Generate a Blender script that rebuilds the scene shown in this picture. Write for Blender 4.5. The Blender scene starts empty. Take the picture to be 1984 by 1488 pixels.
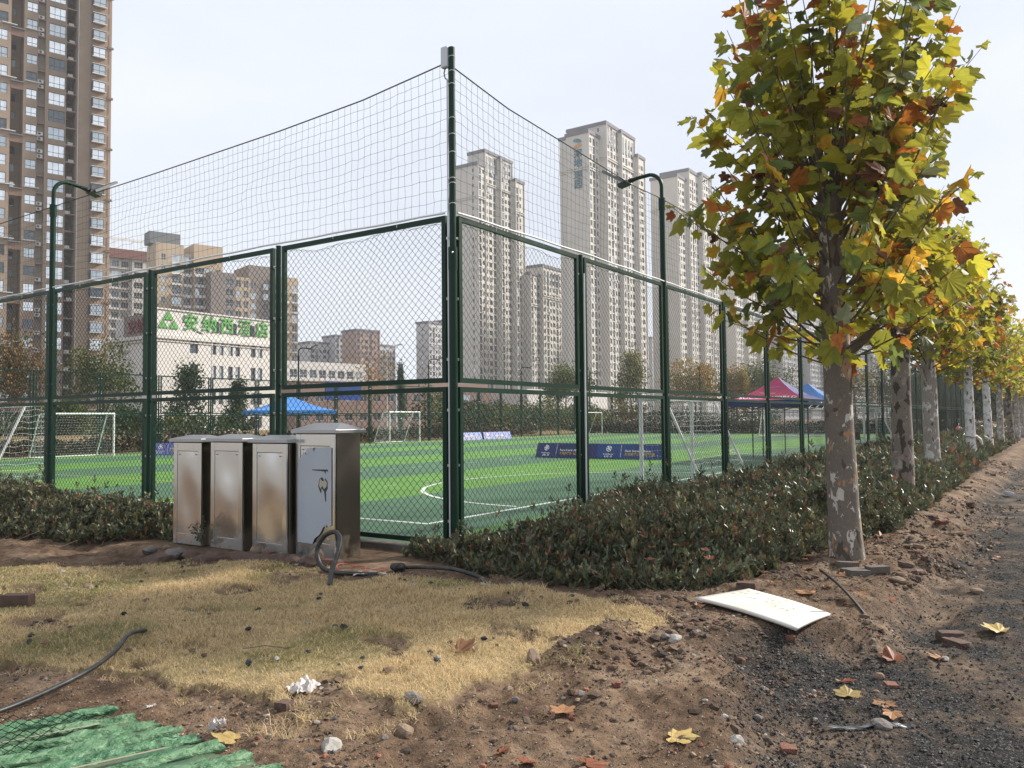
import bpy, math, random
import numpy as np
from mathutils import Vector, Matrix

random.seed(11)
rng = np.random.default_rng(11)
scene = bpy.context.scene
COL = scene.collection
rad = math.radians

# ---------------------------------------------------------------- camera
CAM = Vector((-7.693, -6.028, 1.538))
YAW, PITCH, ROLL = 0.5930, 0.0432, -0.0098
cam_data = bpy.data.cameras.new('camera')
cam_data.sensor_width = 36.0
cam_data.lens = 36.0 * 1575.4 / 1984.0
cam_data.clip_start = 0.05
cam_data.clip_end = 5000.0
cam = bpy.data.objects.new('camera', cam_data)
COL.objects.link(cam)
_F = Vector((math.cos(YAW) * math.cos(PITCH), math.sin(YAW) * math.cos(PITCH), math.sin(PITCH)))
_R = Vector((math.sin(YAW), -math.cos(YAW), 0.0))
_U = _R.cross(_F)
_R2 = math.cos(ROLL) * _R + math.sin(ROLL) * _U
_U2 = -math.sin(ROLL) * _R + math.cos(ROLL) * _U
_m = Matrix((_R2, _U2, -_F)).transposed().to_4x4()
_m.translation = CAM
cam.matrix_world = _m
scene.camera = cam

# ---------------------------------------------------------------- sky and sun
SUN_DIR = Vector((0.84, -0.54, 0.0)).normalized()      # horizontal direction towards the sun
SUN_EL = rad(35.0)
SUN_AZ = math.atan2(SUN_DIR.x, SUN_DIR.y)
world = bpy.data.worlds.new('World')
scene.world = world
world.use_nodes = True
wn = world.node_tree
wn.nodes.clear()
w_out = wn.nodes.new('ShaderNodeOutputWorld')
w_bg = wn.nodes.new('ShaderNodeBackground')
w_bg.inputs['Strength'].default_value = 0.1
w_sky = wn.nodes.new('ShaderNodeTexSky')
w_sky.sky_type = 'NISHITA'
w_sky.sun_disc = False
w_sky.sun_elevation = SUN_EL
w_sky.sun_rotation = SUN_AZ
w_sky.air_density = 1.0
w_sky.dust_density = 4.0
w_sky.ozone_density = 1.0
w_mix = wn.nodes.new('ShaderNodeMixRGB')
w_mix.inputs[0].default_value = 0.93                    # thin even veil of high cloud
w_tc = wn.nodes.new('ShaderNodeTexCoord')
w_no = wn.nodes.new('ShaderNodeTexNoise')
w_no.inputs['Scale'].default_value = 1.3
w_no.inputs['Detail'].default_value = 5.0
w_mp = wn.nodes.new('ShaderNodeMapping')
w_mp.inputs['Scale'].default_value = (1.0, 1.0, 3.0)
w_rp = wn.nodes.new('ShaderNodeValToRGB')
w_rp.color_ramp.elements[0].position = 0.35
w_rp.color_ramp.elements[0].color = (5.35, 5.8, 6.6, 1)
w_rp.color_ramp.elements[1].position = 0.7
w_rp.color_ramp.elements[1].color = (6.6, 6.95, 7.45, 1)
wn.links.new(w_tc.outputs['Generated'], w_mp.inputs['Vector'])
wn.links.new(w_mp.outputs['Vector'], w_no.inputs['Vector'])
wn.links.new(w_no.outputs[0], w_rp.inputs[0])
wn.links.new(w_sky.outputs[0], w_mix.inputs[1])
wn.links.new(w_rp.outputs[0], w_mix.inputs[2])
wn.links.new(w_mix.outputs[0], w_bg.inputs['Color'])
wn.links.new(w_bg.outputs[0], w_out.inputs['Surface'])

sun_data = bpy.data.lights.new('sun', 'SUN')
sun_data.energy = 5.0
sun_data.angle = rad(5.0)
sun_data.color = (1.0, 0.94, 0.85)
sun = bpy.data.objects.new('sun', sun_data)
COL.objects.link(sun)
_sd = Vector((SUN_DIR.x * math.cos(SUN_EL), SUN_DIR.y * math.cos(SUN_EL), math.sin(SUN_EL)))
sun.rotation_euler = _sd.to_track_quat('Z', 'Y').to_euler()

# ---------------------------------------------------------------- exposure and render settings
scene.view_settings.view_transform = 'Standard'
scene.view_settings.look = 'None'
scene.view_settings.exposure = 0.54
scene.view_settings.gamma = 1.0
scene.view_settings.use_curve_mapping = False
cy = scene.cycles
cy.use_denoising = True
try:
    cy.denoiser = 'OPENIMAGEDENOISE'
    cy.denoising_input_passes = 'RGB_ALBEDO_NORMAL'
except Exception:
    pass
cy.max_bounces = 6
cy.diffuse_bounces = 3
cy.glossy_bounces = 3
cy.transmission_bounces = 4
cy.volume_bounces = 1
cy.transparent_max_bounces = 8
cy.caustics_reflective = False
cy.caustics_refractive = False
scene.render.filter_size = 1.3

# ---------------------------------------------------------------- helpers: noise
_perm = np.random.default_rng(3).random(65536)
def vnoise(x, y, seed=0):
    x = np.asarray(x, float); y = np.asarray(y, float)
    xi = np.floor(x).astype(np.int64); yi = np.floor(y).astype(np.int64)
    fx = x - xi; fy = y - yi
    fx = fx * fx * (3 - 2 * fx); fy = fy * fy * (3 - 2 * fy)
    def hsh(a, b):
        return _perm[((a * 73856093) ^ (b * 19349663) ^ (seed * 83492791)) & 65535]
    a = hsh(xi, yi); b = hsh(xi + 1, yi); c = hsh(xi, yi + 1); d = hsh(xi + 1, yi + 1)
    return (a + (b - a) * fx) * (1 - fy) + (c + (d - c) * fx) * fy
def fbm(x, y, octaves=4, seed=0):
    v = 0.0; a = 0.5; t = 0.0
    for k in range(octaves):
        v = v + a * vnoise(x * 2 ** k, y * 2 ** k, seed + k * 17); t += a; a *= 0.5
    return v / t
def sstep(a, b, x):
    t = np.clip((np.asarray(x, float) - a) / (b - a), 0, 1)
    return t * t * (3 - 2 * t)
def in_poly(x, y, poly):
    x = np.asarray(x, float); y = np.asarray(y, float)
    r = np.zeros(x.shape, bool); n = len(poly); j = n - 1
    for i in range(n):
        xi, yi = poly[i]; xj, yj = poly[j]
        if yi != yj:
            r ^= ((yi > y) != (yj > y)) & (x < (xj - xi) * (y - yi) / (yj - yi) + xi)
        j = i
    return r

# ---------------------------------------------------------------- helpers: meshes and objects
class MB:
    def __init__(s): s.v = []; s.f = []; s.m = []
    def add(s, vs, fs, m=0):
        o = len(s.v); s.v.extend([tuple(p) for p in vs])
        for f in fs: s.f.append(tuple(i + o for i in f)); s.m.append(m)
        return s
    def box(s, c, d, m=0, R=None):
        hx, hy, hz = d[0] / 2, d[1] / 2, d[2] / 2
        vs = [Vector((a * hx, b * hy, e * hz)) for a in (-1, 1) for b in (-1, 1) for e in (-1, 1)]
        if R is not None: vs = [R @ p for p in vs]
        c = Vector(c)
        return s.add([p + c for p in vs], [(0, 1, 3, 2), (4, 6, 7, 5), (0, 4, 5, 1), (2, 3, 7, 6), (0, 2, 6, 4), (1, 5, 7, 3)], m)
    def tube(s, pts, r, n=6, m=0, caps=True):
        pts = [Vector(p) for p in pts]; k = len(pts)
        rr = r if isinstance(r, (list, tuple)) else [r] * k
        t0 = (pts[1] - pts[0]).normalized()
        ref = Vector((0, 0, 1)) if abs(t0.z) < 0.9 else Vector((1, 0, 0))
        u = t0.cross(ref).normalized(); vs = []
        for i in range(k):
            if i == 0: t = pts[1] - pts[0]
            elif i == k - 1: t = pts[-1] - pts[-2]
            else: t = (pts[i + 1] - pts[i]).normalized() + (pts[i] - pts[i - 1]).normalized()
            t.normalize()
            u = (u - t * u.dot(t)).normalized(); w = t.cross(u)
            for j in range(n):
                a = 2 * math.pi * j / n
                vs.append(pts[i] + (u * math.cos(a) + w * math.sin(a)) * rr[i])
        fs = [(i * n + j, i * n + (j + 1) % n, (i + 1) * n + (j + 1) % n, (i + 1) * n + j) for i in range(k - 1) for j in range(n)]
        s.add(vs, fs, m)
        if caps:                                           # caps on their own vertices keep their edge crisp
            s.add(vs[:n], [tuple(range(n - 1, -1, -1))], m); s.add(vs[-n:], [tuple(range(n))], m)
        return s
    def mesh(s, name, mats, smooth=False):
        me = bpy.data.meshes.new(name)
        me.from_pydata(s.v, [], s.f)
        for x in (mats if isinstance(mats, (list, tuple)) else [mats]): me.materials.append(x)
        me.polygons.foreach_set('material_index', s.m)
        if smooth: me.polygons.foreach_set('use_smooth', [True] * len(s.f))
        me.update()
        return me
    def build(s, name, mats, parent=None, smooth=False, loc=None, rotz=None):
        return link(name, s.mesh(name, mats, smooth), parent, loc, rotz)

def link(name, data, parent=None, loc=None, rotz=None):
    o = bpy.data.objects.new(name, data)
    COL.objects.link(o)
    if parent is not None: o.parent = parent
    if loc is not None: o.location = loc
    if rotz is not None: o.rotation_euler = (0, 0, rotz)
    return o
def tag(o, label=None, cat=None, group=None, kind=None):
    if label: o['label'] = label
    if cat: o['category'] = cat
    if group: o['group'] = group
    if kind: o['kind'] = kind
    return o
def thing(name, label, cat, loc=(0, 0, 0), rotz=0, group=None):
    return tag(link(name, None, None, loc, rotz), label, cat, group)

def np_mesh(name, V, F, mats, mi=None, smooth=False, attrs=None):
    """V (n,3); F (m,k) same-size polygons"""
    V = np.asarray(V, np.float32); F = np.asarray(F, np.int32)
    me = bpy.data.meshes.new(name)
    me.vertices.add(len(V)); me.vertices.foreach_set('co', V.ravel())
    k = F.shape[1]
    me.loops.add(F.size); me.loops.foreach_set('vertex_index', F.ravel())
    me.polygons.add(len(F)); me.polygons.foreach_set('loop_start', np.arange(0, F.size, k, dtype=np.int32))
    for x in (mats if isinstance(mats, (list, tuple)) else [mats]): me.materials.append(x)
    if mi is not None: me.polygons.foreach_set('material_index', np.asarray(mi, np.int32))
    me.polygons.foreach_set('use_smooth', np.full(len(F), bool(smooth)))
    if attrs:
        for an, (dom, arr) in attrs.items():
            at = me.attributes.new(an, 'FLOAT_COLOR', dom)
            at.data.foreach_set('color', np.asarray(arr, np.float32).ravel())
    me.update(calc_edges=True)
    me.validate()
    return me

def seg_mesh(name, A, B, r, mat, sides=3):
    """many straight wires as open prisms; A, B (n,3)"""
    A = np.asarray(A, float); B = np.asarray(B, float); n = len(A)
    t = B - A; t /= np.linalg.norm(t, axis=1, keepdims=True) + 1e-12
    ref = np.where(np.abs(t[:, 2:3]) < 0.9, np.array([[0, 0, 1.0]]), np.array([[1.0, 0, 0]]))
    u = np.cross(t, ref); u /= np.linalg.norm(u, axis=1, keepdims=True); w = np.cross(t, u)
    rr = np.broadcast_to(np.asarray(r, float).reshape(-1, 1), (n, 1))
    V = np.zeros((n, 2 * sides, 3))
    for j in range(sides):
        a = 2 * math.pi * j / sides + 0.5
        off = (u * math.cos(a) + w * math.sin(a)) * rr
        V[:, j] = A + off; V[:, sides + j] = B + off
    base = (np.arange(n) * 2 * sides)[:, None]
    F = np.concatenate([base + np.array([[j, (j + 1) % sides, sides + (j + 1) % sides, sides + j]]) for j in range(sides)], 0)
    return np_mesh(name, V.reshape(-1, 3), F, mat, smooth=False)
def polys_to_segs(polys):
    A = np.concatenate([np.asarray(p)[:-1] for p in polys]); B = np.concatenate([np.asarray(p)[1:] for p in polys])
    return A, B

def text_mesh(name, body, mats, size=1.0, depth=0.02, bold=0.0, align='LEFT'):
    c = bpy.data.curves.new(name, 'FONT')
    c.body = body; c.size = size; c.extrude = depth; c.offset = bold; c.align_x = align
    c.resolution_u = 2
    o = bpy.data.objects.new(name, c); COL.objects.link(o)
    dg = bpy.context.evaluated_depsgraph_get()
    me = bpy.data.meshes.new_from_object(o.evaluated_get(dg))
    bpy.data.objects.remove(o)
    me.materials.clear()
    me.materials.append(mats)
    me.name = name
    return me

# ---------------------------------------------------------------- helpers: materials
def mat(name, col, rough=0.7, metal=0.0, var=None, vscale=5.0, vlo=0.35, vhi=0.65, bump=0.0, bscale=40.0, spec=0.5,
        transl=0.0, coord='Object', detail=5.0, rvar=0.0, stretch=None, alpha=1.0):
    m = bpy.data.materials.new(name); m.use_nodes = True
    nt = m.node_tree; N = nt.nodes; L = nt.links
    p = N['Principled BSDF']; out = N['Material Output']
    p.inputs['Base Color'].default_value = (*col, 1); p.inputs['Roughness'].default_value = rough
    p.inputs['Metallic'].default_value = metal; p.inputs['Specular IOR Level'].default_value = spec
    if alpha < 1: p.inputs['Alpha'].default_value = alpha
    tc = N.new('ShaderNodeTexCoord'); vec = tc.outputs[coord]
    if stretch:
        mp = N.new('ShaderNodeMapping'); mp.inputs['Scale'].default_value = stretch; L.new(vec, mp.inputs['Vector']); vec = mp.outputs[0]
    csock = None
    if var is not None or rvar:
        no = N.new('ShaderNodeTexNoise'); no.inputs['Scale'].default_value = vscale; no.inputs['Detail'].default_value = detail
        no.inputs['Roughness'].default_value = 0.65
        L.new(vec, no.inputs['Vector'])
    if var is not None:
        rp = N.new('ShaderNodeValToRGB'); rp.color_ramp.elements[0].position = vlo; rp.color_ramp.elements[1].position = vhi
        rp.color_ramp.elements[0].color = (*col, 1); rp.color_ramp.elements[1].color = (*var, 1)
        L.new(no.outputs[0], rp.inputs[0]); L.new(rp.outputs[0], p.inputs['Base Color']); csock = rp.outputs[0]
    if rvar:
        mr = N.new('ShaderNodeMapRange'); mr.inputs[1].default_value = 0.3; mr.inputs[2].default_value = 0.7
        mr.inputs[3].default_value = max(0, rough - rvar); mr.inputs[4].default_value = rough + rvar
        L.new(no.outputs[0], mr.inputs[0]); L.new(mr.outputs[0], p.inputs['Roughness'])
    if bump:
        nb = N.new('ShaderNodeTexNoise'); nb.inputs['Scale'].default_value = bscale; nb.inputs['Detail'].default_value = 4
        L.new(vec, nb.inputs['Vector'])
        bm = N.new('ShaderNodeBump'); bm.inputs['Strength'].default_value = bump; bm.inputs['Distance'].default_value = 0.02
        L.new(nb.outputs[0], bm.inputs['Height']); L.new(bm.outputs[0], p.inputs['Normal'])
    if transl:
        tr = N.new('ShaderNodeBsdfTranslucent'); tr.inputs['Color'].default_value = (*col, 1)
        if csock: L.new(csock, tr.inputs['Color'])
        mx = N.new('ShaderNodeMixShader'); mx.inputs[0].default_value = transl
        L.new(p.outputs[0], mx.inputs[1]); L.new(tr.outputs[0], mx.inputs[2]); L.new(mx.outputs[0], out.inputs['Surface'])
    return m

def ramp(N, stops, interp='LINEAR'):
    r = N.new('ShaderNodeValToRGB'); cr = r.color_ramp; cr.interpolation = interp
    while len(cr.elements) < len(stops): cr.elements.new(0.5)
    for e, (p, c) in zip(cr.elements, stops):
        e.position = p; e.color = (c, c, c, 1) if not isinstance(c, tuple) else (*c, 1)
    return r
def mixc(N, L, fac, a, b, typ='MIX'):
    m = N.new('ShaderNodeMixRGB'); m.blend_type = typ
    for i, s in ((0, fac), (1, a), (2, b)):
        if isinstance(s, (int, float)): m.inputs[i].default_value = s if i == 0 else (s, s, s, 1)
        elif isinstance(s, tuple): m.inputs[i].default_value = (*s, 1)
        else: L.new(s, m.inputs[i])
    return m.outputs[0]
def noise(N, L, vec, scale, detail=4, rough=0.6):
    n = N.new('ShaderNodeTexNoise'); n.inputs['Scale'].default_value = scale; n.inputs['Detail'].default_value = detail
    n.inputs['Roughness'].default_value = rough; L.new(vec, n.inputs['Vector']); return n.outputs[0]

M = {}
M['green'] = mat('green_paint', (0.004, 0.024, 0.014), 0.42, var=(0.006, 0.031, 0.018), vscale=3, rvar=0.1, spec=0.22)
M['wire'] = mat('green_coated_wire', (0.003, 0.013, 0.008), 0.6, spec=0.15)
M['net'] = mat('net_cord', (0.06, 0.085, 0.07), 0.9, spec=0.2)
M['white'] = mat('white_paint', (0.78, 0.78, 0.77), 0.4, var=(0.62, 0.62, 0.6), vscale=4)
M['whitecable'] = mat('white_plastic', (0.75, 0.76, 0.77), 0.45)
M['netwhite'] = mat('white_net_cord', (0.7, 0.7, 0.7), 0.8)
M['grey_plastic'] = mat('grey_plastic', (0.55, 0.57, 0.6), 0.5)
M['black'] = mat('black_plastic', (0.012, 0.012, 0.013), 0.45)
M['hose'] = mat('dusty_black_hose', (0.018, 0.018, 0.019), 0.5, var=(0.11, 0.10, 0.085), vscale=9, vlo=0.5, vhi=0.8)
M['solar'] = mat('solar_cell', (0.02, 0.022, 0.03), 0.2)
M['alu'] = mat('grey_panel_back', (0.16, 0.165, 0.17), 0.5)
M['bolt'] = mat('galvanised_bolt', (0.6, 0.6, 0.6), 0.35, 1.0)
M['concrete'] = mat('concrete', (0.16, 0.14, 0.12), 0.95, var=(0.07, 0.055, 0.045), vscale=4, bump=0.6, bscale=60)
# ================================================================ GROUND
GRASS = [(-3.3, 5.0), (-2.8, 3.18), (-2.25, 2.75), (-1.91, 2.62), (-1.63, 2.19), (-1.44, 0.91), (-1.71, 0.22), (-1.35, -0.47), (-1.2, -1.65),
         (-1.3, -2.55), (-1.52, -3.21), (-1.76, -3.44), (-2.1, -3.42), (-1.77, -2.96), (-2.25, -2.92), (-2.78, -3.1), (-3.13, -3.1),
         (-3.75, -3.0), (-4.0, -3.0), (-4.39, -2.8), (-4.77, -2.79), (-4.74, -2.55), (-4.5, -2.2), (-4.6, -1.85), (-4.68, -1.55),
         (-4.62, -1.05), (-4.8, -0.67), (-4.95, 0.12), (-5.6, 2.5), (-5.8, 5.0)]
HEDGE_R = [(-0.4, 0.45), (-0.58, -0.5), (-0.72, -1.3), (-0.82, -2.05), (-0.6, -2.55), (0.1, -3.05), (1.0, -3.35), (2.3, -3.5), (3.2, -3.65), (4.8, -4.05),
           (9.0, -4.15), (15.0, -4.05), (22.0, -3.75), (63.0, -3.55), (63.0, -0.3), (0.1, -0.28), (-0.2, 0.45)]
HEDGE_L = [(-0.28, 3.95), (-1.2, 3.95), (-1.62, 4.8), (-1.88, 5.7), (-2.1, 6.6), (-2.2, 13.0), (-0.28, 13.0)]
ROAD_X = np.array([-9, -5.2, -3.9, -3.2, -2.5, -1.9, -1.4, -0.8, 0.2, 2.4, 5.0, 8.0, 12.5, 25, 900.])
ROAD_Y = np.array([-6.5, -5.6, -4.95, -4.6, -4.25, -3.95, -4.05, -4.7, -4.75, -4.75, -4.9, -4.55, -4.6, -4.8, -4.9])
def grass_mask(x, y):
    wx = x + (fbm(x * 3, y * 3, 3, 5) - 0.5) * 0.35; wy = y + (fbm(x * 3 + 9, y * 3, 3, 6) - 0.5) * 0.35
    g = in_poly(wx, wy, GRASS).astype(float)
    bare = sstep(0.61, 0.69, fbm(x * 1.6, y * 1.6, 4, 21))           # worn holes
    return g * (1 - bare)
def road_mask(x, y):
    e = np.interp(x, ROAD_X, ROAD_Y) + (fbm(x * 1.3, y * 1.3, 4, 31) - 0.5) * 0.5
    return sstep(0.22, -0.22, y - e)
def ground_z(x, y):
    x = np.asarray(x, float); y = np.asarray(y, float)
    near = np.exp(-np.maximum(0, np.hypot(x + 2, y + 2) - 8) / 12.0)
    r = road_mask(x, y)
    z = -0.11 - 0.17 * r
    z = z + (fbm(x * 0.7, y * 0.7, 3, 41) - 0.5) * 0.14 * (1 - r)
    lump = (fbm(x * 3.2, y * 3.2, 4, 42) - 0.5)
    fine = (fbm(x * 11, y * 11, 3, 43) - 0.5)
    g = grass_mask(x, y)
    soil = (1 - r) * (1 - g)
    z = z + near * (lump * (0.05 * g + 0.12 * soil + 0.085 * r) + fine * (0.014 * g + 0.07 * soil + 0.045 * r))
    z = z + 0.035 * g
    z = z + 0.10 * np.exp(-(((x + 2.3) / 0.7) ** 2 + ((y + 3.2) / 0.3) ** 2)) * (1 - g)
    z = z + 0.07 * np.exp(-(((x + 0.8) / 0.9) ** 2 + ((y + 3.9) / 0.45) ** 2))
    z = z - 0.12 * np.exp(-(((x - 0.6) / 0.9) ** 2 + ((y + 5.0) / 0.25) ** 2))
    z = z + 0.09 * sstep(0, 1, np.clip(1 - np.abs(y + 4.15) / 0.35, 0, 1)) * sstep(2, 5, x) * (0.5 + fbm(x * 2, y * 2, 3, 47))
    # level strip under the fences and cabinets
    k = sstep(1.75, 1.35, -x) * sstep(-0.6, -0.3, y) * (x < 0.5)
    z = z * (1 - k) + (-0.07 + lump * 0.03) * k
    k = np.exp(-((x + 0.8) / 0.72) ** 4 - ((y + 3.9) / 0.58) ** 4)
    z = z * (1 - k) + (-0.085 + lump * 0.02 - 0.03 * (x + 0.8)) * k
    far = sstep(25, 60, np.hypot(x, y))
    z = z * (1 - far) + (-0.15) * far
    inside = (x > 0.3) & (y > 0.3)
    return np.where(inside, -0.12, z)
def gz(x, y): return float(ground_z(np.array([x]), np.array([y]))[0])

def grow(start, step, ratio, end):
    o = []; p = start
    while abs(p - start) < end:
        step *= ratio; p += step; o.append(p)
    return o
fx = list(np.arange(-6.7, 5.0, 0.038)); fy = list(np.arange(-6.4, 5.6, 0.038))
gx = np.array(sorted(grow(fx[0], -0.034, 1.15, 1900) + fx + grow(fx[-1], 0.034, 1.032, 1900)))
gy = np.array(sorted(grow(fy[0], -0.034, 1.12, 1900) + fy + grow(fy[-1], 0.034, 1.1, 1900)))
GX, GY = np.meshgrid(gx, gy, indexing='ij')
GZ = ground_z(GX.ravel(), GY.ravel())
nx, ny = len(gx), len(gy)
idx = np.arange(nx * ny).reshape(nx, ny)
GF = np.stack([idx[:-1, :-1].ravel(), idx[1:, :-1].ravel(), idx[1:, 1:].ravel(), idx[:-1, 1:].ravel()], 1)
mk = np.zeros((nx * ny, 4), np.float32)
mk[:, 0] = grass_mask(GX.ravel(), GY.ravel()); mk[:, 1] = road_mask(GX.ravel(), GY.ravel())
mk[:, 2] = sstep(-7.2, -8.6, GX.ravel()); mk[:, 3] = 1

def ground_material():
    m = bpy.data.materials.new('dirt_and_gravel'); m.use_nodes = True
    nt = m.node_tree; N = nt.nodes; L = nt.links; p = N['Principled BSDF']
    tc = N.new('ShaderNodeTexCoord'); v = tc.outputs['Object']
    at = N.new('ShaderNodeAttribute'); at.attribute_name = 'mask'
    sp = N.new('ShaderNodeSeparateColor'); L.new(at.outputs['Color'], sp.inputs[0])
    n1 = noise(N, L, v, 1.7, 6, 0.65); n2 = noise(N, L, v, 14, 6, 0.7); n3 = noise(N, L, v, 70, 3, 0.7)
    r1 = ramp(N, [(0.30, (0.055, 0.034, 0.021)), (0.5, (0.155, 0.100, 0.063)), (0.70, (0.27, 0.192, 0.130))]); L.new(n1, r1.inputs[0])
    r2 = ramp(N, [(0.3, 0.35), (0.5, 0.95), (0.72, 1.35)]); L.new(n2, r2.inputs[0])
    soil = mixc(N, L, 1.0, r1.outputs[0], r2.outputs[0], 'MULTIPLY')
    # pebble specks in soil
    vo = N.new('ShaderNodeTexVoronoi'); vo.inputs['Scale'].default_value = 55; L.new(v, vo.inputs['Vector'])
    rs = ramp(N, [(0.0, 1.0), (0.12, 1.0), (0.17, 0.0)]); L.new(vo.outputs['Distance'], rs.inputs[0])
    hs = N.new('ShaderNodeSeparateColor'); L.new(vo.outputs['Color'], hs.inputs[0])
    pick = ramp(N, [(0.86, 0.0), (0.88, 1.0)]); L.new(hs.outputs[0], pick.inputs[0])
    pk = mixc(N, L, 1.0, rs.outputs[0], pick.outputs[0], 'MULTIPLY')
    soil = mixc(N, L, pk, soil, (0.30, 0.27, 0.23))
    # dark gravel
    v2 = N.new('ShaderNodeTexVoronoi'); v2.inputs['Scale'].default_value = 115; L.new(v, v2.inputs['Vector'])
    h2 = N.new('ShaderNodeSeparateColor'); L.new(v2.outputs['Color'], h2.inputs[0])
    rg = ramp(N, [(0.0, (0.008, 0.008, 0.008)), (0.6, (0.020, 0.019, 0.018)), (0.9, (0.055, 0.053, 0.05)), (1.0, (0.17, 0.16, 0.15))]); L.new(h2.outputs[1], rg.inputs[0])
    dustn = ramp(N, [(0.44, 0.0), (0.66, 0.75)]); L.new(n1, dustn.inputs[0])
    grav = mixc(N, L, dustn.outputs[0], rg.outputs[0], soil)
    # thatch under the dry turf
    rt = ramp(N, [(0.3, (0.18, 0.135, 0.07)), (0.7, (0.40, 0.31, 0.17))]); L.new(n2, rt.inputs[0])
    c = mixc(N, L, sp.outputs[1], soil, grav)
    c = mixc(N, L, sp.outputs[0], c, rt.outputs[0])
    c = mixc(N, L, sp.outputs[2], c, (0.23, 0.22, 0.205))          # pale ground added unseen behind the camera to grey the cabinets' reflections
    L.new(c, p.inputs['Base Color']); p.inputs['Roughness'].default_value = 0.95; p.inputs['Specular IOR Level'].default_value = 0.2
    b1 = N.new('ShaderNodeBump'); b1.inputs['Strength'].default_value = 0.8; b1.inputs['Distance'].default_value = 0.035; L.new(n2, b1.inputs['Height'])
    b2 = N.new('ShaderNodeBump'); b2.inputs['Strength'].default_value = 0.9; b2.inputs['Distance'].default_value = 0.012; L.new(n3, b2.inputs['Height']); L.new(b1.outputs[0], b2.inputs['Normal'])
    L.new(b2.outputs[0], p.inputs['Normal'])
    return m
M['ground'] = ground_material()
ground = link('ground', np_mesh('ground', np.stack([GX.ravel(), GY.ravel(), GZ], 1), GF, M['ground'], smooth=True, attrs={'mask': ('POINT', mk)}))
tag(ground, kind='structure')

# ================================================================ PITCH
def turf_material():
    m = bpy.data.materials.new('artificial_turf'); m.use_nodes = True
    nt = m.node_tree; N = nt.nodes; L = nt.links; p = N['Principled BSDF']
    tc = N.new('ShaderNodeTexCoord'); v = tc.outputs['Object']
    sx = N.new('ShaderNodeSeparateXYZ'); L.new(v, sx.inputs[0])
    d = N.new('ShaderNodeMath'); d.operation = 'MULTIPLY_ADD'; d.inputs[1].default_value = 1 / 8.3; d.inputs[2].default_value = -5.05 / 8.3
    L.new(sx.outputs[1], d.inputs[0])
    fr = N.new('ShaderNodeMath'); fr.operation = 'FRACT'; L.new(d.outputs[0], fr.inputs[0])
    st = ramp(N, [(0.0, 1.0), (0.496, 1.0), (0.504, 0.0), (0.996, 0.0), (1.0, 1.0)]); L.new(fr.outputs[0], st.inputs[0])
    n1 = noise(N, L, v, 260, 2, 0.6); n2 = noise(N, L, v, 0.8, 4, 0.6)
    r1 = ramp(N, [(0.3, 0.7), (0.7, 1.3)]); L.new(n1, r1.inputs[0])
    r2 = ramp(N, [(0.3, 0.78), (0.7, 1.14)]); L.new(n2, r2.inputs[0])
    c = mixc(N, L, st.outputs[0], (0.046, 0.125, 0.056), (0.082, 0.215, 0.018))
    c = mixc(N, L, 1.0, c, r1.outputs[0], 'MULTIPLY'); c = mixc(N, L, 1.0, c, r2.outputs[0], 'MULTIPLY')
    L.new(c, p.inputs['Base Color']); p.inputs['Roughness'].default_value = 0.62
    b = N.new('ShaderNodeBump'); b.inputs['Strength'].default_value = 0.7; b.inputs['Distance'].default_value = 0.015; L.new(n1, b.inputs['Height'])
    L.new(b.outputs[0], p.inputs['Normal'])
    return m
M['turf'] = turf_material()
S = 3.15                                                  # bay of the cage fence
PX, PY = 21 * S, 33.0
b = MB(); b.box((PX / 2, PY / 2, -0.06), (PX - 0.24, PY - 0.24, 0.1))
pitch = tag(b.build('pitch', M['turf']), kind='structure')
M['line'] = mat('white_turf_line', (0.62, 0.64, 0.6), 0.8, var=(0.45, 0.5, 0.45), vscale=60)
M['yline'] = mat('yellow_turf_line', (0.5, 0.42, 0.05), 0.8, var=(0.38, 0.34, 0.05), vscale=60)
ZL = -0.006
def strip(p0, p1, w, m, name='pitch_line'):
    p0 = Vector((*p0, ZL)); p1 = Vector((*p1, ZL)); d = (p1 - p0).normalized(); n = Vector((-d.y, d.x, 0)) * w / 2
    MB().add([p0 - n, p1 - n, p1 + n, p0 + n], [(0, 1, 2, 3)]).build(name, m, pitch)
def arc(c, r, a0, a1, w, m, n=40):
    bb = MB(); vs = []
    for i in range(n + 1):
        a = a0 + (a1 - a0) * i / n
        for q in (r - w / 2, r + w / 2): vs.append((c[0] + q * math.cos(a), c[1] + q * math.sin(a), ZL + 0.002))
    bb.add(vs, [(2 * i, 2 * i + 1, 2 * i + 3, 2 * i + 2) for i in range(n)]); bb.build('pitch_line', m, pitch)
strip((1.7, 1.8), (1.7, 31), 0.09, M['line'])
strip((1.75, 1.84), (64.4, 1.84), 0.09, M['line'])
strip((1.75, 31), (64.4, 31), 0.09, M['line'])
strip((64.4, 1.9), (64.4, 30.9), 0.09, M['line'])
arc((9.2, 1.9), 4.88, rad(1), rad(179), 0.09, M['line'])
arc((30.0, 1.9), 4.88, rad(1), rad(179), 0.09, M['line'])
arc((51.0, 1.9), 4.88, rad(1), rad(179), 0.09, M['line'])
strip((5.1, 9.5), (5.1, 29), 0.06, M['yline'])
strip((1.8, 9.0), (5.05, 9.45), 0.06, M['yline'])
for k in range(26):                                       # broken white lines of the small pitches
    x0 = 6.5 + k * 1.35 + random.uniform(-.2, .2)
    strip((x0, 7.2), (x0 + random.uniform(.25, .75), 7.2), 0.035, M['line'])
for k in range(22):
    x0 = 9.5 + k * 1.6 + random.uniform(-.3, .3)
    strip((x0, 11.6 + k * 0.01), (x0 + random.uniform(.3, .9), 11.6 + k * 0.01), 0.05, M['line'])

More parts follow.
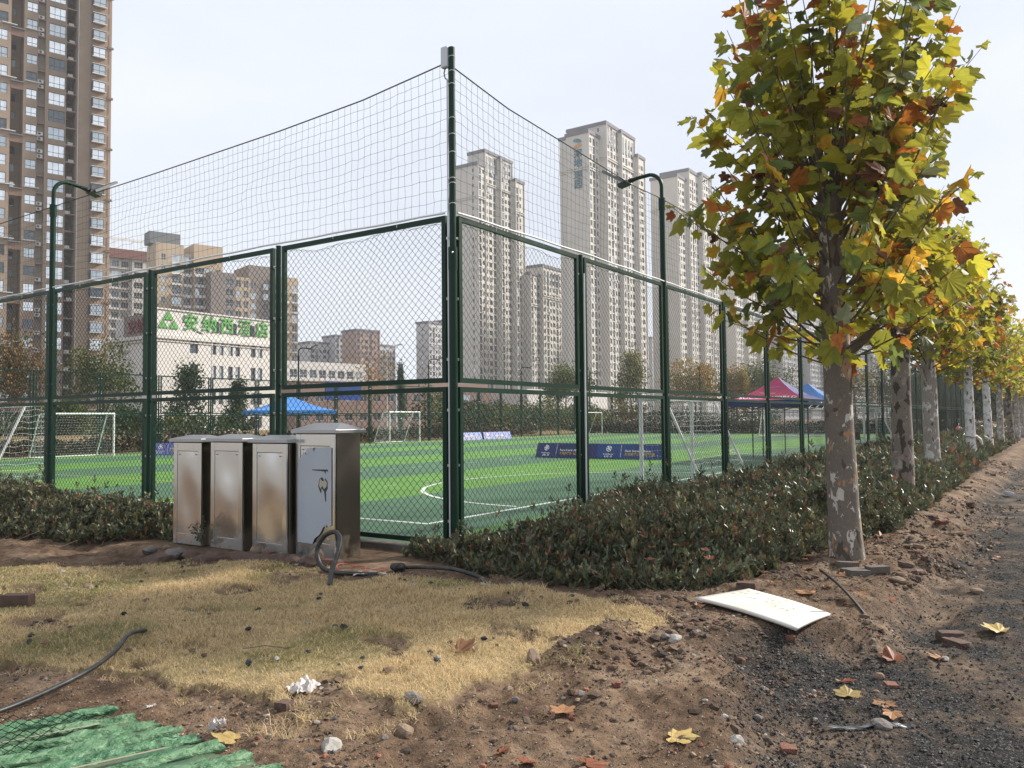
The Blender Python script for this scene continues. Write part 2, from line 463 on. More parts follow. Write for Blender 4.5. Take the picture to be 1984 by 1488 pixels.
# low kerb under the fences
b = MB()
b.box((PX / 2, 0, -0.12), (PX + 0.25, 0.22, 0.235)); b.box((0, PY / 2 + 0.115, -0.12), (0.22, PY - 0.01, 0.235))
b.box((PX / 2, PY + 0.24, -0.12), (PX, 0.22, 0.235)); b.box((PX + 0.24, PY / 2, -0.12), (0.22, PY, 0.235))
tag(b.build('kerb', M['concrete']), kind='structure')

# ================================================================ DRY TURF (grass blades)
M['blades'] = None
def blade_material():
    m = bpy.data.materials.new('dry_grass'); m.use_nodes = True
    nt = m.node_tree; N = nt.nodes; L = nt.links; p = N['Principled BSDF']
    at = N.new('ShaderNodeAttribute'); at.attribute_name = 'tint'
    L.new(at.outputs['Color'], p.inputs['Base Color']); p.inputs['Roughness'].default_value = 0.7; p.inputs['Specular IOR Level'].default_value = 0.25
    tr = N.new('ShaderNodeBsdfTranslucent'); L.new(at.outputs['Color'], tr.inputs['Color'])
    mx = N.new('ShaderNodeMixShader'); mx.inputs[0].default_value = 0.42
    L.new(p.outputs[0], mx.inputs[1]); L.new(tr.outputs[0], mx.inputs[2]); L.new(mx.outputs[0], N['Material Output'].inputs['Surface'])
    return m
M['blades'] = blade_material()
def blades(n, bounds, keep, hmin, hmax, wid, name, label, green_bias=0.0):
    x = rng.uniform(bounds[0], bounds[1], n); y = rng.uniform(bounds[2], bounds[3], n)
    d = np.hypot(x - CAM.x, y - CAM.y)
    k = keep(x, y) & (rng.random(n) < np.clip(6.0 / d, 0.25, 1))
    x = x[k]; y = y[k]; d = d[k]; n = len(x)
    z = ground_z(x, y)
    a = rng.uniform(0, 2 * np.pi, n); h = rng.uniform(hmin, hmax, n) * (0.25 + 1.5 * fbm(x * 2.5, y * 2.5, 4, 91) ** 1.3); lean = rng.uniform(0.4, 2.4, n) * h
    wdt = wid * np.clip(d / 5.0, 1, 2.6)
    dx, dy = np.cos(a), np.sin(a); la = a + rng.normal(0, 1.0, n) + 1.2
    B = np.stack([x, y, z - 0.004], 1)
    sd = np.stack([dx * wdt, dy * wdt, np.zeros(n)], 1)
    md = B + np.stack([np.cos(la) * lean * 0.35, np.sin(la) * lean * 0.35, h * 0.75], 1)
    T = B + np.stack([np.cos(la) * lean, np.sin(la) * lean, h], 1)
    V = np.stack([B - sd, B + sd, md + sd * 0.7, md - sd * 0.7, T], 1).reshape(-1, 3)
    o = (np.arange(n) * 5)[:, None]
    F = np.concatenate([o + np.array([[0, 1, 2]]), o + np.array([[0, 2, 3]]), o + np.array([[3, 2, 4]])], 0)
    g = np.clip((fbm(x * 1.1, y * 1.1, 4, 61) - 0.5) * 6 + green_bias + 0.0 + sstep(-2.3, -1.7, x) * 0.4, 0, 1)
    g = g * (rng.random(n) < 0.65)
    br = rng.uniform(0.65, 1.2, n)
    straw = np.array([0.76, 0.60, 0.355]); olive = np.array([0.27, 0.27, 0.11]); brown = np.array([0.42, 0.29, 0.15])
    mixb = (rng.random(n) < 0.2)[:, None]
    c = np.where(mixb, brown, straw) * (1 - g[:, None]) + olive * g[:, None]
    c = c * br[:, None]
    tint = np.ones((n, 5, 4), np.float32); tint[:, :, :3] = c[:, None, :]
    o = link(name, np_mesh(name, V, F, M['blades'], attrs={'tint': ('POINT', tint.reshape(-1, 4))}))
    return tag(o, label, 'grass', kind='stuff')
blades(330000, (-6.2, -1.0, -3.7, 5.2), lambda x, y: grass_mask(x, y) > 0.5, 0.018, 0.045, 0.0017, 'dry_grass', 'trampled yellow dry grass turf in front of the cabinets')

def edge_keep(x, y):
    near_ = in_poly(x + .22, y, GRASS) | in_poly(x - .22, y, GRASS) | in_poly(x, y + .3, GRASS) | in_poly(x, y - .3, GRASS)
    return near_ & (grass_mask(x, y) < .5) & (fbm(x * 9, y * 9, 2, 97) > .60)
blades(160000, (-6.2, -1.0, -3.9, 5.2), edge_keep, 0.02, 0.05, 0.0017, 'dry_grass', 'straggling dry tufts round the worn edge of the turf')
# ================================================================ GRAVEL (loose small stones)
ICO_V = []
_t = (1 + 5 ** 0.5) / 2
for _a in (-1, 1):
    for _b in (-_t, _t): ICO_V += [(_a, _b, 0), (0, _a, _b), (_b, 0, _a)]
ICO_V = np.array(ICO_V) / math.hypot(1, _t)
def _hull(V):
    f = []
    n = len(V)
    dmin = min(np.linalg.norm(V[0] - V[i]) for i in range(1, n)) * 1.05
    for i in range(n):
        for j in range(i + 1, n):
            for k in range(j + 1, n):
                if np.linalg.norm(V[i] - V[j]) < dmin and np.linalg.norm(V[j] - V[k]) < dmin and np.linalg.norm(V[i] - V[k]) < dmin:
                    nn = np.cross(V[j] - V[i], V[k] - V[i])
                    f.append((i, j, k) if nn @ V[i] > 0 else (i, k, j))
    return np.array(f)
ICO_F = _hull(ICO_V)
M['stone_tint'] = bpy.data.materials.new('loose_stone'); M['stone_tint'].use_nodes = True
_nt = M['stone_tint'].node_tree; _p = _nt.nodes['Principled BSDF']
_at = _nt.nodes.new('ShaderNodeAttribute'); _at.attribute_name = 'tint'; _nt.links.new(_at.outputs['Color'], _p.inputs['Base Color']); _p.inputs['Roughness'].default_value = 0.9
OCT_V = np.array([(1, 0, 0), (-1, 0, 0), (0, 1, 0), (0, -1, 0), (0, 0, 1), (0, 0, -1.0)]); OCT_F = np.array([(0, 2, 4), (2, 1, 4), (1, 3, 4), (3, 0, 4), (2, 0, 5), (1, 2, 5), (3, 1, 5), (0, 3, 5)])
def stones(n, sampler, smin, smax, palette, name, label, sink=0.3, power=2.2, tiny=False):
    BV, BF = (OCT_V, OCT_F) if tiny else (ICO_V, ICO_F); nv = len(BV)
    x, y = sampler(n); n = len(x)
    s = smin + (smax - smin) * rng.random(n) ** power
    V = BV[None] * rng.uniform(0.65, 1.25, (n, nv, 1))
    V = V * rng.uniform(0.7, 1.2, (n, 1, 3)) * np.array([1, 1, 0.65]) * s[:, None, None]
    a = rng.uniform(0, 6.28, n); ca, sa = np.cos(a)[:, None], np.sin(a)[:, None]
    X = V[:, :, 0] * ca - V[:, :, 1] * sa; Y = V[:, :, 0] * sa + V[:, :, 1] * ca
    Z = V[:, :, 2] + (ground_z(x, y) + s * (0.5 - sink))[:, None]
    P = np.stack([X + x[:, None], Y + y[:, None], Z], 2).reshape(-1, 3)
    F = (np.arange(n) * nv)[:, None, None] + BF[None]
    pal = np.array(palette)[rng.integers(0, len(palette), n)] * rng.uniform(0.6, 1.3, (n, 1))
    tint = np.ones((n, nv, 4), np.float32); tint[:, :, :3] = pal[:, None, :]
    o = link(name, np_mesh(name, P, F.reshape(-1, 3), M['stone_tint'], attrs={'tint': ('POINT', tint.reshape(-1, 4))}))
    return tag(o, label, 'gravel', kind='stuff')
GREYS = [(0.018, 0.018, 0.018), (0.035, 0.034, 0.032), (0.06, 0.058, 0.055), (0.012, 0.012, 0.012), (0.12, 0.11, 0.10), (0.07, 0.05, 0.035)]
BROWNS = [(0.18, 0.122, 0.08), (0.22, 0.16, 0.11), (0.11, 0.075, 0.05), (0.15, 0.10, 0.066), (0.28, 0.25, 0.21), (0.035, 0.034, 0.033), (0.22, 0.08, 0.05), (0.06, 0.058, 0.056)]
def s_road(n):
    y = -3.4 - rng.exponential(1.1, n * 3); x = -4.6 + rng.exponential(3.2, n * 3)
    k = (rng.random(n * 3) < road_mask(x, y) * (0.35 + 0.65 * (fbm(x * 1.1, y * 1.1, 3, 51) > 0.47))) & (y > -7.5)
    return x[k][:n], y[k][:n]
def s_soil(n):
    x = rng.uniform(-6, 3.5, n * 4); y = rng.uniform(-4.8, 1.0, n * 4)
    k = (grass_mask(x, y) < 0.5) & (rng.random(n * 4) < sstep(0.40, 0.62, fbm(x * 1.4, y * 1.4, 4, 53)) + 0.1)
    k &= ~in_poly(x, y, HEDGE_R) & ~((x > -1.7) & (y > -0.3))
    return x[k][:n], y[k][:n]
stones(17000, s_road, 0.003, 0.017, GREYS, 'gravel', 'dark crushed asphalt gravel of the road surface', tiny=True)
stones(10500, s_soil, 0.003, 0.020, BROWNS, 'gravel', 'mixed small stones and soil crumbs on the bare dirt', power=3.5)
def s_dirt(n):
    x = -5.6 + 7.5 * rng.random(n * 4) ** 1.2; y = rng.uniform(-5.2, 0.5, n * 4)
    k = (grass_mask(x, y) < .5) & (road_mask(x, y) < .8) & ~in_poly(x, y, HEDGE_R) & ~((x > -1.7) & (y > -.3)); return x[k][:n], y[k][:n]
stones(26000, s_dirt, 0.002, 0.010, BROWNS[:4] + BROWNS[:4] + BROWNS[4:6] + [(0.06, 0.04, 0.026)], 'soil_crumbs', 'fine crumbs of earth over the bare soil', power=2.0, tiny=True)
def s_clod(n):
    x, y = s_soil(n); k = fbm(x * 1.9, y * 1.9, 3, 59) > 0.48; return x[k], y[k]
stones(2600, s_clod, 0.010, 0.050, [(0.075, 0.047, 0.030), (0.11, 0.072, 0.047), (0.05, 0.032, 0.021)], 'soil_clods', 'dark crumbly clods of dug soil in front', sink=0.42, power=2.4)
def s_bank(n):
    x = 2.5 + 22 * rng.random(n * 2) ** 1.5; y = rng.uniform(-5.3, -3.7, n * 2); k = fbm(x * 1.2, y * 1.2, 3, 58) > .42; return x[k][:n], y[k][:n]
stones(3600, s_bank, 0.010, 0.050, BROWNS[:4] + [(0.06, 0.04, 0.026), (0.05, 0.05, 0.05)], 'soil_clods', 'crumbled earth along the bank beside the tree row', sink=0.4, power=2.2, tiny=True)
def s_grass(n):
    x = rng.uniform(-5, -1.2, n * 3); y = rng.uniform(-3.2, 3.0, n * 3); k = (grass_mask(x, y) > 0.5) & (fbm(x * 2, y * 2, 3, 57) > 0.5)
    return x[k][:n], y[k][:n]
stones(260, s_grass, 0.008, 0.035, [(0.03, 0.035, 0.045), (0.02, 0.02, 0.022), (0.12, 0.07, 0.05), (0.3, 0.28, 0.25)], 'debris', 'dark crumbs and small stones lying on the dry grass', sink=-0.2, power=2.5)
# ================================================================ CAGE FENCES
HT, LOW_T, UP_B = 4.04, 1.94, 1.985
PW = S - 0.19                                             # panel width between posts
def chain_mesh(name, w, h, d, r, seed, ragged=False):
    g = np.random.default_rng(seed); polys = []
    nw = int(round(w / (d / 2))); dd = w / nw; nz = int(h / (d / 2))
    zz = np.arange(nz + 1) * (h / nz)
    ph = g.uniform(0, 6, 4)
    for k in range(nw):
        xc = (k + 0.5) * dd
        sgn = np.where((np.arange(nz + 1) + k) % 2 == 0, -1, 1)
        x = xc + sgn * dd / 2 * 0.995
        z = zz.copy()
        wob = 0.010 * np.sin(2.1 * z + ph[0] + xc) + 0.006 * np.sin(5 * z + 3 * xc + ph[1])
        zw = 0.014 * np.sin(1.7 * xc + ph[2]) * np.sin(math.pi * z / h) + 0.006 * np.sin(6 * xc + ph[3])
        edge = np.minimum(1, np.minimum(x, w - x) / 0.15).clip(0, 1)
        y = sgn * 0.004 + 0.02 * np.sin(2.3 * xc + 1.9 * z + ph[1]) * np.sin(math.pi * z / h) * edge
        if ragged:
            top = 0.045 + 0.035 * math.sin(2.4 * xc + ph[2]) + 0.02 * math.sin(7 * xc + ph[0])
            z = z * (1 - max(0.0, top) / h)
        polys.append(np.stack([np.clip(x + wob * edge, 0, w), y, z + zw * edge], 1))
    if ragged:                                            # twisted selvedge along the loose top edge
        xs = np.linspace(0, w, nw * 2 + 1)
        for q in range(2):
            top = 0.045 + 0.035 * np.sin(2.4 * xs + ph[2]) + 0.02 * np.sin(7 * xs + ph[0])
            polys.append(np.stack([xs, 0.012 * np.sin(9 * xs + q * 3), h - np.maximum(0, top) * 0.9 + 0.012 * np.sin(31 * xs + q * 3)], 1))
    A, B = polys_to_segs(polys)
    return seg_mesh(name, A, B, r, M['wire'])
UP_H = HT - 0.02 - UP_B; LOW_H = LOW_T - 0.05
FT = 0.06
CHAIN_UP = [chain_mesh('wire_mesh', PW - 2 * FT, UP_H - 2 * FT, 0.105, 0.0028, 5 + k, True) for k in range(3)]
CHAIN_LOW = [chain_mesh('wire_mesh', PW - 2 * FT, LOW_H - 2 * FT, 0.105, 0.0028, 15 + k) for k in range(3)]
def frame_mesh(w, h):
    b = MB(); y = 0.05
    b.box((FT / 2, 0, h / 2), (FT, y, h)); b.box((w - FT / 2, 0, h / 2), (FT, y, h))
    b.box((w / 2, 0, FT / 2), (w - 2 * FT, y - 0.004, FT)); b.box((w / 2, 0, h - FT / 2), (w - 2 * FT, y - 0.004, FT))
    for z in (0.28, h * 0.5, h - 0.28):                   # bracket bolts to the posts
        for x, sg in ((0, -1), (w, 1)):
            b.tube([(x - sg * 0.005, 0, z), (x + sg * 0.055, 0, z)], 0.011, 6, 1)
            b.box((x + sg * 0.012, 0, z), (0.018, 0.032, 0.032), 1)
    return b.mesh('panel_frame', [M['green'], M['bolt']])
FRAME_UP = frame_mesh(PW, UP_H); FRAME_LOW = frame_mesh(PW, LOW_H)
pb = MB(); pb.tube([(0, 0, -0.1), (0, 0, HT)], 0.04, 12); pb.box((0, 0, 0.006), (0.15, 0.15, 0.012))
for _z in (1.0, 1.9, 2.05, 3.0): pb.box((0, 0, _z), (0.1, 0.02, 0.05))
POST = pb.mesh('post', M['green'], True)
def fence(label, p0, direction, bays, group='cage fences round the pitch', first_post=True):
    rz = math.atan2(direction[1], direction[0])
    f = thing('chain_link_fence', label, 'fence', (p0[0], p0[1], 0), rz, group)
    for n in range(bays + 1):
        if n > 0 or first_post: link('post', POST, f, (n * S, 0, 0))
        if n == bays: break
        x = n * S + 0.095
        u = link('upper_panel_frame', FRAME_UP, f, (x, 0, UP_B)); link('wire_mesh', CHAIN_UP[n % 3], u, (FT, 0, FT))
        l = link('lower_panel_frame', FRAME_LOW, f, (x, 0, 0.045)); link('wire_mesh', CHAIN_LOW[n % 3], l, (FT, 0, FT))
    return f
fence('tall green chain link fence running right from the near corner behind the tree row', (0, 0), (1, 0), 21, first_post=False)
fence('tall green chain link fence running left from the near corner behind the steel cabinets', (0, 0), (0, 1), 10, first_post=False)
fence('green chain link fence along the far long side of the pitch', (1.6, PY + 0.24), (1, 0), 20)
fence('green chain link fence across the far right end of the pitch', (PX + 0.24, 0.3), (0, 1), 10)

# corner pole carrying the grey box
t = thing('corner_pole', 'tallest green pole at the near fence corner with a grey box on top', 'pole', (0, 0, 0))
b = MB(); b.tube([(0, 0, -0.1), (0, 0, 3.45)], 0.05, 16); b.build('post', M['green'], t, True)
b = MB(); b.tube([(0.0, 0, 3.4), (0.0, 0, 6.08)], 0.042, 16); b.build('upper_post', M['green'], t, True)
b = MB(); b.tube([(0, 0, 3.35), (0, 0, 3.62)], 0.056, 16); b.build('sleeve', M['green'], t, True)
for z in (4.15, 4.4, 4.46, 4.78, 5.0, 5.2, 5.62, 5.78, 5.96): 
    b = MB(); b.tube([(0.045 * math.cos(a), 0.045 * math.sin(a), z + 0.006 * math.sin(a * 2)) for a in np.linspace(0, 6.28, 13)], 0.004, 4, caps=False); b.build('cable_tie', M['whitecable'], t)
b = MB(); b.tube([(-0.045, -0.03, 3.55), (-0.05, -0.03, 3.55)], 0.012, 8); b.build('bolt', M['bolt'], t)
box = thing('antenna_box', 'small grey box fixed at the top of the tallest corner pole', 'box', (-0.035, 0.07, 5.83))
b = MB(); b.box((0, 0, 0.13), (0.07, 0.1, 0.26)); bo = b.build('housing', M['grey_plastic'], box)
md = bo.modifiers.new('bevel', 'BEVEL'); md.width = 0.015; md.segments = 3
b = MB(); b.tube([(0, 0, 0.0), (0.0, 0.02, -0.06), (0.01, 0.01, -0.12), (0.03, -0.02, -0.16)], 0.008, 6); b.build('lead', M['black'], box, True)
b = MB(); b.tube([(-0.02, 0.055, 0.05), (-0.02, 0.056, 3.0), (-0.02, 0.056, 5.7)], 0.010, 6)
tag(b.build('cable_conduit', M['whitecable'], None, True), 'thin white conduit running up the left of the corner pole', 'conduit')
b = MB(); b.tube([(S + 0.0, -0.058, 0.05), (S + 0.0, -0.058, 2.0), (S + 0.01, -0.058, 3.75)], 0.014, 8)
tag(b.build('cable_conduit', M['whitecable'], None, True), 'white conduit up the first fence post right of the corner', 'conduit')

# white cable lying on the top rails
def top_cable(label, pts):
    t = thing('white_cable', label, 'cable', pts[0], 0, 'white cables along the fence tops')
    o = Vector(pts[0]); loc = []
    for a, c in zip(pts[:-1], pts[1:]):
        a = Vector(a); c = Vector(c); n = max(2, int((c - a).length / 0.35))
        for i in range(n):
            q = a.lerp(c, i / n); q.z += 0.006 * math.sin(i * 1.7); loc.append(q - o)
    loc.append(Vector(pts[-1]) - o)
    MB().tube(loc, 0.013, 6).build('cable', M['whitecable'], t, True)
    for i in range(2, len(loc) - 1, 3):
        p = loc[i]; d = (loc[i + 1] - loc[i - 1]).normalized(); nrm = Vector((-d.y, d.x, 0))
        pp = [p + nrm * 0.032 + Vector((0, 0, z)) for z in (-0.085, 0.016)]; qq = [p - nrm * 0.032 + Vector((0, 0, z)) for z in (0.016, -0.085)]
        MB().tube(pp + qq, 0.0035, 4).build('cable_tie', M['whitecable'], t)
zt = HT + 0.004
top_cable('white cable tied along the top rail of the left fence', [(-0.035, 0.08, zt), (-0.01, S, zt + 0.03), (-0.01, 2 * S, zt + 0.025), (-0.01, 3 * S, zt + 0.02), (0, 5 * S, zt)])
top_cable('white cable tied along the top rail of the right fence', [(0.05, -0.04, zt), (S, -0.03, zt + 0.03), (2 * S, -0.03, zt + 0.01), (3 * S, -0.02, zt), (21 * S, -0.02, zt)])

# netting above the fences
def netting(label, length, h0, h1, rotz, sagpts, seed, cell=0.118):
    g = np.random.default_rng(seed)
    t = thing('safety_net', label, 'net', (0, 0, HT), rotz, 'safety nets above the fence')
    xs = np.arange(0.06, length, cell); nz = 14
    top = np.interp(xs, [p[0] for p in sagpts], [p[1] for p in sagpts])
    X = np.zeros((len(xs), nz)); Y = np.zeros_like(X); Z = np.zeros_like(X)
    for j in range(nz):
        f = j / (nz - 1)
        X[:, j] = xs + 0.03 * (fbm(xs * 1.3, np.full_like(xs, f * 3), 3, seed) - 0.5) * 2 * math.sin(math.pi * min(1, f + 0.05)) + g.normal(0, 0.005, len(xs)) * 0.9
        Z[:, j] = 0.03 + top * f + (0.05 * (fbm(xs * 0.9, np.full_like(xs, 5 + f * 2), 3, seed + 3) - 0.5) * 2) * math.sin(math.pi * f) + g.normal(0, 0.006, len(xs)) * (0 < j < nz - 1)
        Y[:, j] = 0.10 * (fbm(xs * 0.6, np.full_like(xs, f * 2), 3, seed + 7) - 0.5) * math.sin(math.pi * f)
    P = np.stack([X, Y, Z], 2)
    A = np.concatenate([P[:-1].reshape(-1, 3), P[:, :-1].reshape(-1, 3)]); B = np.concatenate([P[1:].reshape(-1, 3), P[:, 1:].reshape(-1, 3)])
    link('netting', seg_mesh('netting', A, B, 0.0022, M['net']), t)
    b = MB(); b.tube([tuple(P[i, -1]) for i in range(0, len(xs), 2)], 0.009, 5); b.build('top_rope', mat('rope', (0.06, 0.065, 0.06), 0.8), t)
    return t
netting('square mesh net above the left fence up to the corner pole', 10 * S, 0, 0, rad(90), [(0, 1.85), (1.5, 1.70), (S, 1.63), (2 * S, 1.56), (3 * S, 1.52), (4.5 * S, 1.46), (6 * S, 1.52), (40, 1.5)], 71)
netting('square mesh net above the right fence down to the lamp post', 21 * S, 0, 0, 0, [(0, 1.78), (1.2, 1.64), (S, 1.57), (1.6 * S, 1.5), (2 * S, 1.54), (3.5 * S, 1.47), (5 * S, 1.54), (6.5 * S, 1.47), (8 * S, 1.54), (80, 1.5)], 72)

# lamp posts standing at fence posts
def lamp_post(label, loc, rotz, group='green solar lamp posts', h=5.62):
    t = thing('lamp_post', label, 'lamp post', loc, rotz, group)
    b = MB(); b.tube([(0, 0, -0.1), (0, 0, h)], 0.052, 14); b.build('pole', M['green'], t, True)
    b = MB(); b.tube([(0, 0, h - 0.22), (0, 0, h)], 0.064, 14); b.tube([(-0.062, 0, h - 0.07), (-0.075, 0, h - 0.07)], 0.012, 6); b.build('collar', M['green'], t, True)
    pts = [(0, 0, h - 0.1), (0, 0, h + 0.22)] + [(0.26 - 0.26 * math.cos(a), 0, h + 0.22 + 0.26 * math.sin(a)) for a in np.linspace(0.2, 1.5, 8)] + [(0.5, 0, h + 0.46), (0.66, 0, h + 0.42)]
    b = MB(); b.tube(pts, 0.036, 12); b.build('arm', M['green'], t, True)
    R = Matrix.Rotation(rad(-32), 3, 'Y')
    b = MB(); b.box((0.95, 0, h + 0.55), (0.52, 0.26, 0.045), 0, R); b.build('solar_panel', M['alu'], t)
    b = MB(); b.box((0.94, 0, h + 0.575), (0.48, 0.22, 0.006), 0, R); b.build('solar_cells', M['solar'], t)
    R2 = Matrix.Rotation(rad(14), 3, 'Y')
    b = MB(); b.box((0.76, 0, h + 0.39), (0.22, 0.2, 0.06), 0, R2); b.box((0.70, 0, h + 0.44), (0.16, 0.06, 0.05)); b.build('lamp_head', M['black'], t)
    b = MB(); b.box((0.56, 0, h + 0.455), (0.14, 0.09, 0.03)); b.build('bracket', M['green'], t)
    return t
lamp_post('green lamp post on the left fence in front of the brown tower', (0, 3 * S, 0), 0)
lamp_post('green lamp post on the right fence left of the big plane tree', (2 * S, 0, 0), rad(90))
lamp_post('green lamp post on the right fence seen through the plane tree leaves', (5 * S, 0, 0), rad(90))
lamp_post('green lamp post on the far fence right of the tan flats', (1.6 + 8 * S, PY + 0.24, 0), rad(-60))
lamp_post('green lamp post on the far fence in front of the lone grey tower', (1.6 + 12 * S, PY + 0.24, 0), rad(-60))
lamp_post('green lamp post on the far fence below the first cream tower', (1.6 + 16 * S, PY + 0.24, 0), rad(-60))
lamp_post('green lamp post on the far fence left of the dark green tree', (1.6 + 20 * S, PY + 0.24, 0), rad(-60))
lamp_post('green lamp post on the end fence beside a yellowing tree', (PX + 0.24, 0.3 + 7 * S, 0), rad(200))

# ================================================================ STEEL CABINETS
def steel(name, c, rough, dirt=0.0, wave=0.05):
    m = bpy.data.materials.new(name); m.use_nodes = True
    nt = m.node_tree; N = nt.nodes; L = nt.links; p = N['Principled BSDF']
    tc = N.new('ShaderNodeTexCoord'); v = tc.outputs['Object']
    mp = N.new('ShaderNodeMapping'); mp.inputs['Scale'].default_value = (60, 60, 0.3); L.new(v, mp.inputs['Vector'])
    st = noise(N, L, mp.outputs[0], 4, 4, 0.6); bl = noise(N, L, v, 1.6, 2, 0.45); sp = noise(N, L, v, 45, 4, 0.7); dn = noise(N, L, v, 3.0, 6, 0.7)
    p.inputs['Metallic'].default_value = 1.0
    rr = N.new('ShaderNodeMapRange'); rr.inputs[1].default_value = 0.3; rr.inputs[2].default_value = 0.7; rr.inputs[3].default_value = rough - 0.008; rr.inputs[4].default_value = rough + 0.012
    L.new(st, rr.inputs[0]); L.new(rr.outputs[0], p.inputs['Roughness'])
    rd = ramp(N, [(0.62 - 0.35 * dirt, 0.0), (0.80 - 0.3 * dirt, 1.0)]); L.new(sp, rd.inputs[0])
    r3 = ramp(N, [(0.35, 0.1), (0.7, 1.0)]); L.new(dn, r3.inputs[0])
    dm = mixc(N, L, 1.0, rd.outputs[0], r3.outputs[0], 'MULTIPLY')
    sz = N.new('ShaderNodeSeparateXYZ'); L.new(v, sz.inputs[0]); ml = N.new('ShaderNodeMath'); ml.operation = 'MULTIPLY_ADD'; ml.inputs[1].default_value = 1.6; ml.inputs[2].default_value = -0.42; L.new(dn, ml.inputs[0])
    lt = N.new('ShaderNodeMath'); lt.operation = 'SUBTRACT'; L.new(ml.outputs[0], lt.inputs[0]); L.new(sz.outputs[2], lt.inputs[1])
    ms = ramp(N, [(0.16, 0.0), (0.36, 0.4)]); L.new(lt.outputs[0], ms.inputs[0])        # mud splash up from the ground
    dm = mixc(N, L, 1.0, dm, ms.outputs[0], 'LIGHTEN')
    col = mixc(N, L, dm, c, (0.30, 0.25, 0.19))
    L.new(col, p.inputs['Base Color'])
    mm = N.new('ShaderNodeMath'); mm.operation = 'MULTIPLY_ADD'; mm.inputs[1].default_value = -0.9; mm.inputs[2].default_value = 1.0; L.new(dm, mm.inputs[0]); L.new(mm.outputs[0], p.inputs['Metallic'])
    b = N.new('ShaderNodeBump'); b.inputs['Strength'].default_value = wave; b.inputs['Distance'].default_value = 0.3; L.new(bl, b.inputs['Height']); L.new(b.outputs[0], p.inputs['Normal'])
    return m
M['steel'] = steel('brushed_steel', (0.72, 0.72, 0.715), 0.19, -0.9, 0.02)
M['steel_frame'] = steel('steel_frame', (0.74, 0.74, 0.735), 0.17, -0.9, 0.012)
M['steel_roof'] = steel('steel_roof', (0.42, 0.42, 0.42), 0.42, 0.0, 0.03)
M['steel_side'] = steel('dirty_shaded_steel_side', (0.22, 0.19, 0.155), 0.30, 0.1, 0.04)  # dirt specks, plus dark brown reflection and shade put into the base colour
def poster_material():
    m = bpy.data.materials.new('torn_sheet'); m.use_nodes = True
    nt = m.node_tree; N = nt.nodes; L = nt.links; p = N['Principled BSDF']
    tc = N.new('ShaderNodeTexCoord'); v = tc.outputs['Object']
    n1 = noise(N, L, v, 30, 5, 0.7); n2 = noise(N, L, v, 3, 3)
    r = ramp(N, [(0.66, 0.0), (0.70, 1.0)]); L.new(n1, r.inputs[0])
    c = mixc(N, L, n2, (0.36, 0.40, 0.46), (0.44, 0.48, 0.53))
    c = mixc(N, L, r.outputs[0], c, (0.14, 0.14, 0.15)); L.new(c, p.inputs['Base Color']); p.inputs['Roughness'].default_value = 0.6
    return m
M['poster'] = poster_material()
M['poster_dark'] = mat('torn_backing', (0.05, 0.045, 0.04), 0.8)
M['poster_pale'] = mat('torn_paper', (0.42, 0.39, 0.33), 0.8)
def jag_roof(b, w, d, z0, rise, over, eave, m=0):
    """front face on local -y; hipped metal lid with a turned-down edge"""
    x0, x1, y0, y1 = -over, w + over, -over, d + over
    b.add([(x0, y0, z0 - eave), (x1, y0, z0 - eave), (x1, y1, z0 - eave), (x0, y1, z0 - eave), (x0, y0, z0), (x1, y0, z0), (x1, y1, z0), (x0, y1, z0),
           (x0 + 0.16, (y0 + y1) / 2 - 0.01, z0 + rise), (x1 - 0.16, (y0 + y1) / 2 - 0.01, z0 + rise), (x1 - 0.16, (y0 + y1) / 2 + 0.01, z0 + rise), (x0 + 0.16, (y0 + y1) / 2 + 0.01, z0 + rise)],
          [(0, 1, 5, 4), (1, 2, 6, 5), (2, 3, 7, 6), (3, 0, 4, 7), (4, 5, 9, 8), (5, 6, 10, 9), (6, 7, 11, 10), (7, 4, 8, 11), (8, 9, 10, 11), (3, 2, 1, 0)], m)
